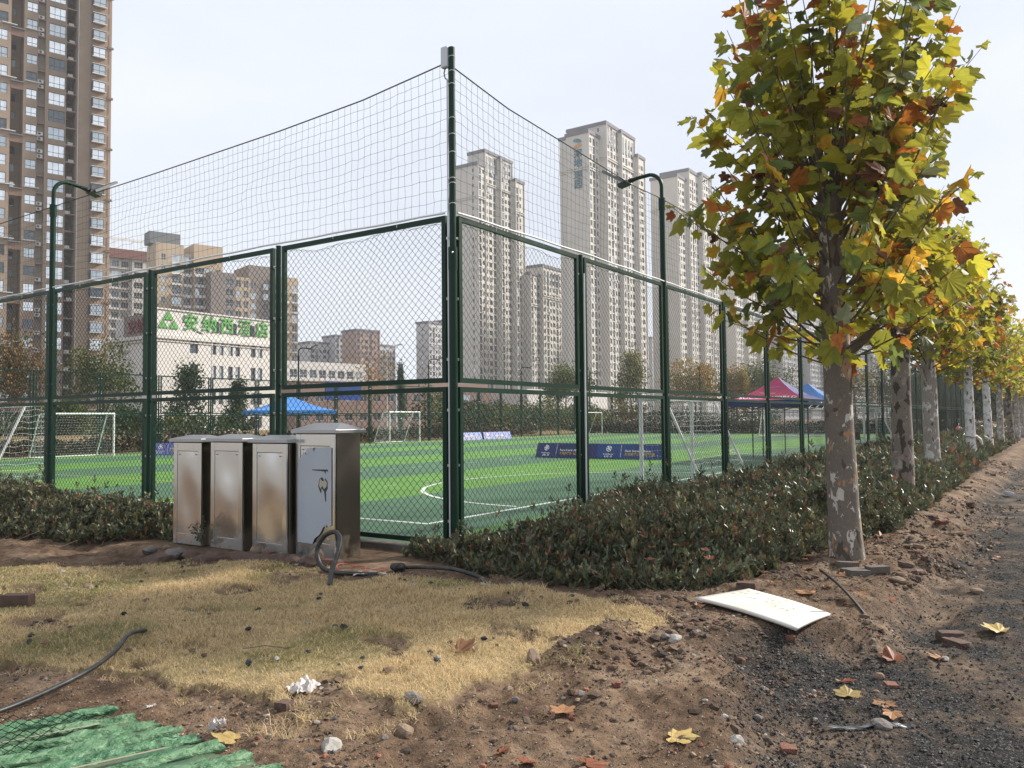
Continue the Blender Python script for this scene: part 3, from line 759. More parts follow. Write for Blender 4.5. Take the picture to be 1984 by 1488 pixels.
def cabinet(label, y_left, w, x_front, h, d, zb, tall=False):
    """stands facing -X; local x runs towards -Y"""
    t = thing('steel_cabinet', label, 'cabinet', (x_front, y_left, zb), rad(-90), 'steel cabinets beside the fence')
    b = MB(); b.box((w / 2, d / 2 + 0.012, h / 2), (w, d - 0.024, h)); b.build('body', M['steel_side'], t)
    f = 0.075; st = 0.14 if tall else 0.11; sb = 0.2 if tall else 0.14
    b = MB(); b.box((f / 2, 0, h / 2), (f, 0.026, h)); b.box((w - f / 2, 0, h / 2), (f, 0.026, h))
    b.box((w / 2, 0.004, h - st / 2), (w - 2 * f, 0.026, st)); b.box((w / 2, 0.004, sb / 2), (w - 2 * f, 0.026, sb))
    fr = b.build('front_frame', M['steel_frame'], t)
    mdv = fr.modifiers.new('bevel', 'BEVEL'); mdv.width = 0.004; mdv.segments = 2
    # slightly dished door sheet
    nxs, nzs = 8, 16; vs = []; fs = []
    dw, dh = w - 2 * f - 0.008, h - st - sb - 0.008
    ph = random.uniform(0, 6)
    for i in range(nxs + 1):
        for j in range(nzs + 1):
            u, v = i / nxs, j / nzs
            y = -0.004 + 0.010 * math.sin(math.pi * u) * math.sin(math.pi * v) * math.sin(ph + 4 * v) - 0.004 * math.sin(6 * v + 3 * u + ph) * math.sin(math.pi * u)
            vs.append((f + 0.004 + u * dw, y, sb + 0.004 + v * dh))
    for i in range(nxs):
        for j in range(nzs): a = i * (nzs + 1) + j; fs.append((a, a + nzs + 1, a + nzs + 2, a + 1))
    MB().add(vs, fs).build('door', M['steel'], t, True)
    for x in (f + 0.045, w - f - 0.045):
        for z in ((h - st - 0.04,) if not tall else (h - st - 0.04, sb + 0.05)):
            b = MB(); b.tube([(x, -0.004, z), (x, -0.018, z)], 0.011, 8); b.build('rivet', M['bolt'], t)
    b = MB(); jag_roof(b, w, d, h + 0.05, 0.08 if tall else 0.05, 0.05, 0.04); rf = b.build('roof', M['steel_roof'], t)
    mdv = rf.modifiers.new('bevel', 'BEVEL'); mdv.width = 0.002; mdv.segments = 1
    return t
cabinet('low steel cabinet farthest left of the row of four', 3.83, 0.60, -1.17, 1.33, 0.36, -0.06)
cabinet('low steel cabinet second from left in the row', 3.06, 0.63, -1.15, 1.34, 0.36, -0.06)
cabinet('low steel cabinet third from left, next to the tall one', 2.27, 0.62, -1.12, 1.34, 0.36, -0.07)
tc_ = cabinet('taller steel cabinet with a torn pale sheet on its door', 1.60, 0.66, -1.02, 1.47, 0.40, -0.085, True)
# torn sheet on the tall cabinet door (local x 0..0.66, z)
out = [(0.045, 0.19), (0.30, 0.185), (0.34, 0.25), (0.42, 0.30), (0.47, 0.37), (0.50, 0.41), (0.515, 0.38), (0.53, 0.42), (0.57, 0.40), (0.616, 0.42),
       (0.618, 1.31), (0.50, 1.315), (0.34, 1.30), (0.325, 1.25), (0.31, 1.305), (0.20, 1.30), (0.185, 1.22), (0.15, 1.26), (0.11, 1.2), (0.06, 1.17), (0.045, 1.05)]
MB().add([(x, -0.024, z) for x, z in out] + [(x, -0.019, z) for x, z in out], [tuple(range(len(out) - 1, -1, -1)), tuple(range(len(out), 2 * len(out)))]
         + [(i, (i + 1) % len(out), len(out) + (i + 1) % len(out), len(out) + i) for i in range(len(out))]).build('torn_sheet', M['poster'], tc_)
def patch(pts, m, y, nm):
    MB().add([(x, y, z) for x, z in pts], [tuple(range(len(pts) - 1, -1, -1))]).build(nm, m, tc_)
patch([(0.40, 0.86), (0.43, 0.80), (0.45, 0.78), (0.46, 0.84), (0.50, 0.80), (0.52, 0.68), (0.535, 0.70), (0.53, 0.80), (0.56, 0.84), (0.555, 0.92), (0.52, 0.96), (0.50, 0.93), (0.47, 0.97), (0.42, 0.95)], M['poster_dark'], -0.0255, 'tear')
patch([(0.415, 0.87), (0.44, 0.83), (0.47, 0.87), (0.50, 0.83), (0.54, 0.86), (0.545, 0.91), (0.51, 0.945), (0.48, 0.92), (0.43, 0.955)], M['poster_pale'], -0.0265, 'torn_paper')
patch([(0.30, 1.055), (0.56, 1.06), (0.565, 1.035), (0.53, 1.04), (0.52, 1.0), (0.505, 1.035), (0.44, 1.04), (0.30, 1.045)], M['poster_dark'], -0.0255, 'tear')
# ================================================================ PLANE TREES
def leaf_mat(name, c1, c2, tr=0.38):
    m = bpy.data.materials.new(name); m.use_nodes = True
    nt = m.node_tree; N = nt.nodes; L = nt.links; p = N['Principled BSDF']
    tc = N.new('ShaderNodeTexCoord'); v = tc.outputs['Object']
    oi = N.new('ShaderNodeObjectInfo')
    n = noise(N, L, v, 2.5, 3, 0.6); r = ramp(N, [(0.35, c1), (0.65, c2)]); L.new(n, r.inputs[0])
    vr = ramp(N, [(0.0, 0.72), (1.0, 1.28)]); L.new(oi.outputs['Random'], vr.inputs[0])
    class _C: pass
    mm_ = mixc(N, L, 1.0, r.outputs[0], vr.outputs[0], 'MULTIPLY'); r = _C(); r.outputs = [mm_]
    L.new(r.outputs[0], p.inputs['Base Color']); p.inputs['Roughness'].default_value = 0.55; p.inputs['Specular IOR Level'].default_value = 0.35
    t = N.new('ShaderNodeBsdfTranslucent'); L.new(r.outputs[0], t.inputs['Color'])
    mx = N.new('ShaderNodeMixShader'); mx.inputs[0].default_value = tr
    L.new(p.outputs[0], mx.inputs[1]); L.new(t.outputs[0], mx.inputs[2]); L.new(mx.outputs[0], N['Material Output'].inputs['Surface'])
    return m
LEAF = [leaf_mat('leaf_olive', (0.29, 0.31, 0.045), (0.42, 0.38, 0.055), .52), leaf_mat('leaf_green', (0.15, 0.21, 0.055), (0.22, 0.26, 0.07), .48),
        leaf_mat('leaf_yellow_green', (0.44, 0.44, 0.05), (0.54, 0.46, 0.05), 0.52), leaf_mat('leaf_yellow', (0.66, 0.44, 0.05), (0.56, 0.27, 0.035), 0.52),
        leaf_mat('leaf_orange', (0.52, 0.20, 0.04), (0.34, 0.11, 0.03), 0.48), leaf_mat('leaf_brown', (0.20, 0.085, 0.04), (0.13, 0.05, 0.025), 0.25),
        leaf_mat('leaf_pale', (0.24, 0.25, 0.15), (0.20, 0.22, 0.10), 0.3)]
HALF = [(-55, .40), (-34, .56), (-22, .60), (-10, .76), (4, .66), (15, .62), (25, .80), (37, .98), (48, .82), (60, .68), (70, .80), (80, .90)]
LEAF_OUT = [(-90, .14)] + HALF + [(90, 1.05)] + [(180 - a, r) for a, r in reversed(HALF)]
def leaf_shape(variant):
    g = np.random.default_rng(300 + variant)
    fold = (0.25, -0.15, 0.5, 0.1, 0.8)[variant]; curl = (0.25, 0.5, 0.15, -0.2, 0.9)[variant]
    V = [(0, 0, 0.0)]
    for a, r in LEAF_OUT:
        r2 = r * g.uniform(0.92, 1.08); x = r2 * math.cos(rad(a)); y = r2 * math.sin(rad(a))
        z = fold * abs(x) * 0.6 - curl * (y * y * 0.5 + x * x * 0.35) + g.normal(0, 0.04)
        V.append((x * (1 - 0.15 * abs(fold)), y + 0.14, z))
    n = len(V) - 1
    F = [(0, i, i % n + 1) for i in range(1, n + 1)]
    return np.array(V), np.array(F)
LEAF_SHAPES = [leaf_shape(k) for k in range(5)]
LEAF_MESH = {}
def leaf_data(v, c):
    if (v, c) not in LEAF_MESH:
        V, F = LEAF_SHAPES[v]; LEAF_MESH[(v, c)] = np_mesh('leaf', V, F, LEAF[c])
    return LEAF_MESH[(v, c)]
SIMPLE_V = np.array([(0, -0.1, 0), (0.55, 0.0, 0.05), (0.85, 0.55, -0.05), (0.35, 0.6, 0.05), (0, 1.1, -0.2), (-0.35, 0.6, 0.05), (-0.85, 0.55, -0.05), (-0.55, 0.0, 0.05)])
SIMPLE_F = np.array([(0, 1, 3), (1, 2, 3), (0, 3, 4), (0, 4, 5), (0, 5, 7), (5, 6, 7)])

def bark_material(name, base, dark, pale, warm, pale_amt, dark_amt):
    m = bpy.data.materials.new(name); m.use_nodes = True
    nt = m.node_tree; N = nt.nodes; L = nt.links; p = N['Principled BSDF']
    tc = N.new('ShaderNodeTexCoord'); v = tc.outputs['Object']
    mp = N.new('ShaderNodeMapping'); mp.inputs['Scale'].default_value = (1, 1, 0.55); L.new(v, mp.inputs['Vector']); v = mp.outputs[0]
    dw = N.new('ShaderNodeTexNoise'); dw.inputs['Scale'].default_value = 9; L.new(v, dw.inputs['Vector'])
    add = N.new('ShaderNodeMixRGB'); add.blend_type = 'ADD'; add.inputs[0].default_value = 0.16; L.new(v, add.inputs[1]); L.new(dw.outputs['Color'], add.inputs[2]); w = add.outputs[0]
    n1 = noise(N, L, w, 5, 3, 0.5); n2 = noise(N, L, w, 8.5, 4, 0.6); n3 = noise(N, L, w, 6, 2, 0.5); n4 = noise(N, L, v, 40, 4, 0.7)
    mp2 = N.new('ShaderNodeMapping'); mp2.inputs['Location'].default_value = (7, 3, 5); L.new(w, mp2.inputs['Vector'])
    n5 = noise(N, L, mp2.outputs[0], 6.5, 3, 0.5)
    c = mixc(N, L, n1, base, tuple(x * 0.72 for x in base))
    r = ramp(N, [(1 - pale_amt, 0.0), (1 - pale_amt + 0.012, 1.0)]); L.new(n2, r.inputs[0]); c = mixc(N, L, r.outputs[0], c, pale)
    r = ramp(N, [(0.60, 0.0), (0.615, 1.0)]); L.new(n5, r.inputs[0]); c = mixc(N, L, r.outputs[0], c, warm)
    r = ramp(N, [(dark_amt - 0.012, 1.0), (dark_amt, 0.0)]); L.new(n3, r.inputs[0]); c = mixc(N, L, r.outputs[0], c, dark)
    rr = ramp(N, [(0.3, 0.8), (0.7, 1.15)]); L.new(n4, rr.inputs[0]); c = mixc(N, L, 1.0, c, rr.outputs[0], 'MULTIPLY')
    L.new(c, p.inputs['Base Color']); p.inputs['Roughness'].default_value = 0.9
    b = N.new('ShaderNodeBump'); b.inputs['Strength'].default_value = 0.8; b.inputs['Distance'].default_value = 0.012; L.new(n2, b.inputs['Height'])
    b2 = N.new('ShaderNodeBump'); b2.inputs['Strength'].default_value = 0.4; b2.inputs['Distance'].default_value = 0.006; L.new(n4, b2.inputs['Height']); L.new(b.outputs[0], b2.inputs['Normal'])
    L.new(b2.outputs[0], p.inputs['Normal'])
    return m
BARK = [bark_material('plane_bark', (0.185, 0.155, 0.125), (0.085, 0.065, 0.048), (0.52, 0.48, 0.43), (0.36, 0.21, 0.11), 0.42, 0.37),
        bark_material('dark_mottled_bark', (0.23, 0.19, 0.155), (0.06, 0.045, 0.035), (0.34, 0.30, 0.26), (0.30, 0.24, 0.19), 0.40, 0.47),
        bark_material('pale_bark', (0.33, 0.29, 0.25), (0.09, 0.075, 0.06), (0.55, 0.53, 0.5), (0.30, 0.24, 0.19), 0.45, 0.36),
        bark_material('white_bark', (0.52, 0.50, 0.47), (0.10, 0.085, 0.07), (0.62, 0.61, 0.59), (0.42, 0.38, 0.33), 0.55, 0.37)]
M['twig'] = mat('twig', (0.09, 0.065, 0.045), 0.85, var=(0.14, 0.105, 0.07), vscale=8)

def trunk_part(parent, pts, rr, bark, seed, n=22):
    g = np.random.default_rng(seed); pts = [Vector(p) for p in pts]
    zs = np.linspace(0, len(pts) - 1, 46); vs = []; fs = []
    for k, q in enumerate(zs):
        i = min(int(q), len(pts) - 2); f = q - i; c = pts[i].lerp(pts[i + 1], f); r = rr[i] * (1 - f) + rr[i + 1] * f
        for j in range(n):
            a = 2 * math.pi * j / n
            d = 1 + 0.10 * (float(vnoise(np.array([j * 0.6 + seed]), np.array([k * 0.22]), seed)[0]) - 0.5) * (1.6 if k < 3 else 1)
            vs.append((c.x + math.cos(a) * r * d, c.y + math.sin(a) * r * d, c.z))
    m = len(zs)
    for k in range(m - 1):
        for j in range(n): fs.append((k * n + j, k * n + (j + 1) % n, (k + 1) * n + (j + 1) % n, (k + 1) * n + j))
    fs.append(tuple((m - 1) * n + j for j in range(n)))
    return MB().add(vs, fs).build('trunk', bark, parent, True)

def make_leaves(shoots, g, size, spacing, hue):
    """leaf frames along the shoots: position, 3x3 axes, scale, shape, colour"""
    out = []
    for pts in shoots:
        L = sum((pts[i + 1] - pts[i]).length for i in range(len(pts) - 1))
        n = max(4, int(L / spacing))
        for k in range(n):
            t = 0.30 + 0.70 * (k + g.uniform(0.2, 0.8)) / n
            q = t * (len(pts) - 1); i = min(int(q), len(pts) - 2); c = pts[i].lerp(pts[i + 1], q - i)
            d = (pts[i + 1] - pts[i]).normalized()
            rnd = Vector((g.normal(), g.normal(), g.normal())).normalized()
            side = (rnd - d * rnd.dot(d)).normalized()
            tip = (side * 0.9 + d * 0.35 + Vector((0, 0, -g.uniform(0.0, 0.9)))).normalized()
            pos = c + side * g.uniform(0.03, 0.10)
            up = Vector((g.normal() * 0.9, g.normal() * 0.9, 0.75)) + side * 0.5
            nrm = (up - tip * up.dot(tip)).normalized(); xa = tip.cross(nrm)
            s = size * g.uniform(0.5, 1.25); xa = xa * g.uniform(0.6, 1.05)
            r = g.random(); cum = 0; col = 0
            for ci, w in enumerate(hue):
                cum += w
                if r < cum: col = ci; break
            out.append((pos, Matrix((xa, tip, nrm)).transposed(), s, int(g.integers(0, 5)), col))
    return out
def leaves_joined(name, leaves, parent, simple=False, kind='stuff'):
    Vs, Fs, Ms = [], [], []; o = 0
    for pos, R, s, sh, col in leaves:
        V, F = (SIMPLE_V * 0.9, SIMPLE_F) if simple else LEAF_SHAPES[sh]
        W = (V * s) @ np.array(R).T + np.array(pos)
        Vs.append(W); Fs.append(F + o); Ms.append(np.full(len(F), col)); o += len(V)
    ob = link(name, np_mesh(name, np.concatenate(Vs), np.concatenate(Fs), LEAF, np.concatenate(Ms)), parent)
    ob['kind'] = kind
    return ob
ENV_Z = [-0.2, 0.0, 0.12, 0.35, 0.6, 0.8, 1.0]; ENV_R = [0.7, 1.0, 1.5, 1.78, 1.66, 1.35, 0.55]
def shoots_for(g, zlo, zhi, top, spread, n, lean):
    sh = []; envs = spread / 1.72; h_cut_of = zhi
    for k in range(n):
        f = (k + g.uniform(0, 1)) / n
        z0 = zlo + (zhi - zlo) * min(1.0, f * 1.25)
        az = k * 2.399 + g.uniform(-.4, .4)
        el = rad(g.uniform(0, 36) + 46 * f)
        ln = spread * g.uniform(0.8, 1.3) * (1.0 + 0.95 * f * f)
        zmax = top - g.uniform(0, 0.5)
        d = Vector((math.cos(az) * math.cos(el), math.sin(az) * math.cos(el), math.sin(el)))
        p = Vector((lean(z0)[0], lean(z0)[1], z0)) + Vector((d.x, d.y, 0)) * 0.1
        pts = [p]; m = 7
        for i in range(m):
            d = (d + Vector((g.normal() * 0.06, g.normal() * 0.06, 0.07))).normalized()
            p = p + d * ln / m
            cx_, cy_ = lean(min(p.z, h_cut_of)); rr_ = math.hypot(p.x - cx_, p.y - cy_)
            if p.z > zmax or rr_ > np.interp((p.z - zlo) / (top - zlo), ENV_Z, ENV_R) * envs * g.uniform(0.88, 1.04): break
            pts.append(p.copy())
        if len(pts) > 2: sh.append(pts)
    return sh
def plane_tree(label, base, lean_xy, h_cut, r0, bark, seed, n_shoots, zlo, top, spread, size, spacing, hue, individual, simple=False):
    g = np.random.default_rng(seed)
    t = thing('plane_tree', label, 'tree', base, 0, 'row of plane trees beside the fence')
    def lean(z): f = z / h_cut; return (lean_xy[0] * f + 0.03 * math.sin(3 * f), lean_xy[1] * f + 0.03 * math.cos(2.3 * f) - 0.03)
    pts = [(*lean(z), z) for z in np.linspace(-0.12, h_cut, 7)]
    trunk_part(t, pts, [r0 * 1.28, r0 * 1.06, r0 * 1.0, r0 * 0.96, r0 * 0.92, r0 * 0.87, r0 * 0.80], bark, seed)
    sh = shoots_for(g, zlo, h_cut, top, spread, n_shoots, lean)
    for pts in sh:
        L0 = g.uniform(0.010, 0.019)
        b = MB(); b.tube(pts, [L0 * (1 - 0.75 * i / (len(pts) - 1)) for i in range(len(pts))], 5); b.build('branch', M['twig'], t, True)
    lv = make_leaves(sh, g, size, spacing, hue)
    bv = Vector(base)
    lv.sort(key=lambda q: (bv + q[0] - CAM).length)
    for pos, R, s, shp, col in lv[:individual]:
        o = link('leaf', leaf_data(shp, col), t); o.matrix_basis = Matrix.Translation(pos) @ R.to_4x4() @ Matrix.Scale(s, 4)
    leaves_joined('foliage', lv[individual:], t, simple)
    return t
HUE1 = (0.40, 0.13, 0.22, 0.075, 0.09, 0.045, 0.04)
HUE2 = (0.30, 0.08, 0.36, 0.16, 0.05, 0.02, 0.03)
z1 = gz(2.41, -3.9)
T1 = plane_tree('big foreground plane tree with mottled trunk and orange tinged leaves', (2.41, -3.9, z1), (-0.05, 0.13), 4.38, 0.165, BARK[0], 801, 112, 2.25, 7.9, 1.84, 0.185, 0.122, HUE1, 300)
# side limb stump of the first tree
b = MB(); b.tube([(0.10, -0.05, 2.42), (0.24, -0.22, 2.58), (0.42, -0.42, 2.86), (0.5, -0.52, 3.05)], [0.06, 0.05, 0.038, 0.026], 9); b.build('limb', M['twig'], T1, True)
row = [('second plane tree of the row with dark mottled bark', 7.66, -3.75, 0.165, 1, 300), ('third plane tree of the row with a stubby side limb', 12.97, -3.6, 0.165, 2, 120),
       ('fourth plane tree of the row with a white trunk and a tied white rag', 24.33, -3.45, 0.15, 3, 0), ('fifth plane tree of the row with a white trunk and black scars', 31.63, -3.52, 0.15, 3, 0),
       ('sixth plane tree of the row with a slim pale trunk', 38.9, -3.55, 0.15, 2, 0), ('seventh plane tree of the row with a dark trunk', 46.2, -3.67, 0.16, 1, 0), ('eighth plane tree of the row far down the path', 53.5, -3.72, 0.15, 2, 0),
       ('ninth plane tree, the last seen at the end of the row', 61, -3.75, 0.15, 2, 0)]
for i, (lab, x, y, r0, bk, ind) in enumerate(row):
    plane_tree(lab, (x, y, gz(x, y)), (random.uniform(-.12, .12), random.uniform(-.1, .15)), 4.3 + random.uniform(-.2, .2), r0, BARK[bk], 820 + i, 84 if i < 2 else 76, 2.6 + random.uniform(-.1, .25), (5.9, 6.5, 7.2, 7.4)[min(i, 3)], (1.35, 1.6, 1.75)[min(i, 2)],
               0.16 if i < 2 else 0.19, 0.10 if i < 2 else 0.115, HUE2, ind, simple=i > 2)
b = MB(); b.tube([(0.0, -0.02, 2.15), (-0.16, 0.14, 2.5), (-0.2, 0.2, 2.8)], [0.05, 0.04, 0.03], 8)
o = b.build('limb', BARK[2], bpy.data.objects['plane_tree.002'], True)

# ================================================================ HEDGES
M['hedge_leaf'] = None
def tint_leaf(name, tr=0.2, rough=0.4):
    m = bpy.data.materials.new(name); m.use_nodes = True
    nt = m.node_tree; N = nt.nodes; L = nt.links; p = N['Principled BSDF']
    at = N.new('ShaderNodeAttribute'); at.attribute_name = 'tint'; L.new(at.outputs['Color'], p.inputs['Base Color'])
    p.inputs['Roughness'].default_value = rough; p.inputs['Specular IOR Level'].default_value = 0.4
    t = N.new('ShaderNodeBsdfTranslucent'); L.new(at.outputs['Color'], t.inputs['Color'])
    mx = N.new('ShaderNodeMixShader'); mx.inputs[0].default_value = tr
    L.new(p.outputs[0], mx.inputs[1]); L.new(t.outputs[0], mx.inputs[2]); L.new(mx.outputs[0], N['Material Output'].inputs['Surface'])
    return m
M['hedge_leaf'] = tint_leaf('hedge_leaf'); M['tree_leaf'] = tint_leaf('far_tree_leaf', 0.3, 0.6)
def unit(a): return a / (np.linalg.norm(a, axis=-1, keepdims=True) + 1e-9)
def leaf_quads(name, pos, axis, length, width, tint, material, fold=0.25):
    """folded two-triangle leaves"""
    n = len(pos); rnd = unit(rng.normal(size=(n, 3)) * 0.6 + np.array([0, 0, 1.0]))
    nrm = unit(rnd - axis * (rnd * axis).sum(1, keepdims=True)); sd = np.cross(axis, nrm)
    L = length[:, None]; W = width[:, None]
    V = np.stack([pos, pos + axis * L * 0.5 + sd * W + nrm * W * fold, pos + axis * L, pos + axis * L * 0.5 - sd * W + nrm * W * fold], 1).reshape(-1, 3)
    o = (np.arange(n) * 4)[:, None]
    F = np.concatenate([o + np.array([[0, 1, 2]]), o + np.array([[0, 2, 3]])], 0)
    tt = np.ones((n, 4, 4), np.float32); tt[:, :, :3] = tint[:, None, :]
    return np_mesh(name, V, F, material, attrs={'tint': ('POINT', tt.reshape(-1, 4))})
def edge_dist(x, y, poly):
    d = np.full(x.shape, 1e9)
    for (x0, y0), (x1, y1) in zip(poly, poly[1:] + poly[:1]):
        t = np.clip(((x - x0) * (x1 - x0) + (y - y0) * (y1 - y0)) / ((x1 - x0) ** 2 + (y1 - y0) ** 2), 0, 1)
        d = np.minimum(d, np.hypot(x - x0 - t * (x1 - x0), y - y0 - t * (y1 - y0)))
    return d
def hedge(label, poly, height, dens, seed):
    g = np.random.default_rng(seed)
    xs = [p[0] for p in poly]; ys = [p[1] for p in poly]
    P = []; zones = [(min(xs), min(6.0, max(xs)), 1.0, 1.0), (6.0, 16.0, 0.28, 1.9), (16.0, 63.0, 0.05, 3.8)]
    t = thing('hedge', label, 'hedge', (0, 0, 0), 0, 'low loose hedges')
    allp, alla, alll, allw, allt = [], [], [], [], []; tw_a, tw_b = [], []
    for x0, x1, df, sc in zones:
        if x1 <= x0 or x0 > max(xs): continue
        x1 = min(x1, max(xs)); area = (x1 - x0) * (max(ys) - min(ys)); n = int(area * dens * df)
        x = g.uniform(x0, x1, n); y = g.uniform(min(ys), max(ys), n)
        wx_ = x + (fbm(x * 1.7, y * 1.7, 3, seed + 9) - .5) * .7; wy_ = y + (fbm(x * 1.7 + 5, y * 1.7, 3, seed + 8) - .5) * .7; k = in_poly(wx_, wy_, poly) & (y < -0.13 if seed == 901 else x < -0.13) | in_poly(x, y, poly) & (fbm(x * 2.2, y * 2.2, 3, seed + 12) < .56); x, y = x[k], y[k]; n = len(x)
        ed = edge_dist(x, y, poly)
        top = height * (0.28 + 0.72 * sstep(0.0, np.where(x > 4, 0.35, 0.9), ed)) * (0.55 + 0.9 * fbm(x * 1.1, y * 1.1, 4, seed)) + (fbm(x * 4, y * 4, 3, seed + 4) - 0.5) * 0.14
        f = np.where((g.random(n) < 0.6) & (ed > 0.25), 1 - 0.22 * g.random(n) ** 1.5, g.uniform(0.08, 1.0, n))
        inner = (ed > 0.5) & (f < 0.6); f = np.where(inner, 1 - 0.3 * g.random(n), f)
        z = ground_z(x, y) + top * f + g.normal(0, 0.025, n) + (f > .8) * (g.random(n) < .16) * g.exponential(.07, n)
        d = unit(g.normal(size=(n, 3)) * 0.42 + np.array([0, 0, 1.0])); base = np.stack([x, y, z], 1)
        kleaf = 7 if sc == 1.0 else 6
        ph = g.uniform(0, 6.28, n); ref = unit(np.cross(d, np.array([[1.0, 0.2, 0]]))); r2 = np.cross(d, ref)
        shade = 0.55 + 0.75 * g.random(n)
        cls = g.random(n)
        for q in range(kleaf):
            a = ph + q * 2.4; rad_d = ref * np.cos(a)[:, None] + r2 * np.sin(a)[:, None]
            open_ = g.uniform(0.5, 1.3, n)[:, None] if q < 5 else g.uniform(0.1, 0.4, n)[:, None]
            ax = unit(d + rad_d * open_)
            allp.append(base + d * (0.012 * q - 0.05) * sc); alla.append(ax)
            alll.append(g.uniform(0.048, 0.085, n) * sc); allw.append(g.uniform(0.011, 0.018, n) * sc)
            c = np.where((cls < 0.07)[:, None], np.array([0.22, 0.12, 0.07]), np.where((cls < 0.30)[:, None], np.array([0.19, 0.185, 0.085]), np.array([0.098, 0.118, 0.068])))
            young = (q >= 5) & (g.random(n) < 0.25)
            c = np.where(young[:, None], np.array([0.16, 0.09, 0.05]), c)
            allt.append(c * (shade * g.uniform(0.75, 1.25, n))[:, None])
        kk = g.random(n) < (0.22 if sc == 1.0 else 0.0)
        tw_a.append(np.stack([x + g.normal(0, .16, n), y + g.normal(0, .16, n), ground_z(x, y) - 0.02], 1)[kk]); tw_b.append(base[kk])
    fo = link('foliage', leaf_quads('foliage', np.concatenate(allp), np.concatenate(alla), np.concatenate(alll), np.concatenate(allw), np.concatenate(allt), M['hedge_leaf']), t); fo['kind'] = 'stuff'
    st = link('stems', seg_mesh('stems', np.concatenate(tw_a), np.concatenate(tw_b), 0.0032, M['twig']), t); st['kind'] = 'stuff'
    return t
hedge('dark leafy hedge spreading from the fence corner under the plane trees', HEDGE_R, 0.50, 930, 901)
hedge('dark twiggy hedge along the left fence beside the low cabinets', HEDGE_L, 0.52, 900, 902)

# ================================================================ TREES AND SHRUBS BEYOND THE PITCH
def crown_mesh(name, n, rx, rz, shape, cols, leaf, seed, gaps=0.35):
    g = np.random.default_rng(seed)
    nb = 26
    u = unit(g.normal(size=(nb, 3))); rr = g.uniform(0.25, 0.95, nb)[:, None]
    cen = u * rr
    if shape == 'cone': cen[:, 2] = g.uniform(-1, 1, nb) ; cen[:, :2] *= (0.1 + 0.5 * (1 - cen[:, 2:3]))
    if shape == 'broad': cen[:, 2] *= 0.8
    k = g.integers(0, nb, n)
    p = cen[k] + g.normal(size=(n, 3)) * (0.17 if gaps > 0.3 else 0.22)
    if shape == 'droop': p[:, 2] -= 0.35 * np.hypot(p[:, 0], p[:, 1]) * g.random(n)
    p = p * np.array([rx, rx, rz])
    ax = unit(g.normal(size=(n, 3)) + np.array([0, 0, -0.4 if shape == 'droop' else 0.1]))
    pal = np.array(cols); c = pal[g.integers(0, len(cols), nb)][k] * 0.6 + pal[g.integers(0, len(cols), n)] * 0.4
    c = c * g.uniform(0.6, 1.3, (n, 1))
    return leaf_quads(name, p, ax, np.full(n, leaf * 1.15) * g.uniform(.6, 1.4, n), np.full(n, leaf * 0.45), c, M['tree_leaf'])
OLIVE = [(0.11, 0.14, 0.03), (0.16, 0.17, 0.035), (0.07, 0.10, 0.026)]
DGREEN = [(0.045, 0.085, 0.028), (0.065, 0.105, 0.032), (0.035, 0.06, 0.024)]
GOLD = [(0.36, 0.25, 0.05), (0.27, 0.20, 0.05), (0.18, 0.18, 0.04), (0.40, 0.20, 0.04)]
RUST = [(0.22, 0.12, 0.04), (0.15, 0.10, 0.04), (0.10, 0.09, 0.03)]
def far_tree(label, x, y, h, rx, shape, cols, leaf, seed, n=2600, trunk_f=0.28, group='trees beyond the pitch', r0=0.12, white=False):
    t = thing('tree', label, 'tree', (x, y, -0.15), 0, group)
    g = random.Random(seed); rz = h * (1 - trunk_f) / 2; zc = h - rz
    b = MB(); pts = [(0, 0, 0), (0.1 * g.uniform(-1, 1), 0.1 * g.uniform(-1, 1), h * 0.3), (0.2 * g.uniform(-1, 1), 0.2, h * 0.6), (0.1, 0.1, h * 0.85)]
    b.tube(pts, [r0, r0 * 0.8, r0 * 0.5, r0 * 0.2], 7)
    for k in range(7):
        a = k * 2.4; z0 = h * (trunk_f + 0.08 * k)
        b.tube([(0, 0, z0), (math.cos(a) * rx * 0.4, math.sin(a) * rx * 0.4, z0 + h * 0.1), (math.cos(a) * rx * 0.75, math.sin(a) * rx * 0.75, z0 + h * 0.2)], [r0 * 0.4, r0 * 0.25, r0 * 0.1], 5)
    b.build('trunk', BARK[3] if white else M['twig'], t, True)
    o = link('crown', crown_mesh('crown', n, rx, rz, shape, cols, leaf, seed), t, (0, 0, zc)); o['kind'] = 'stuff'
    return t
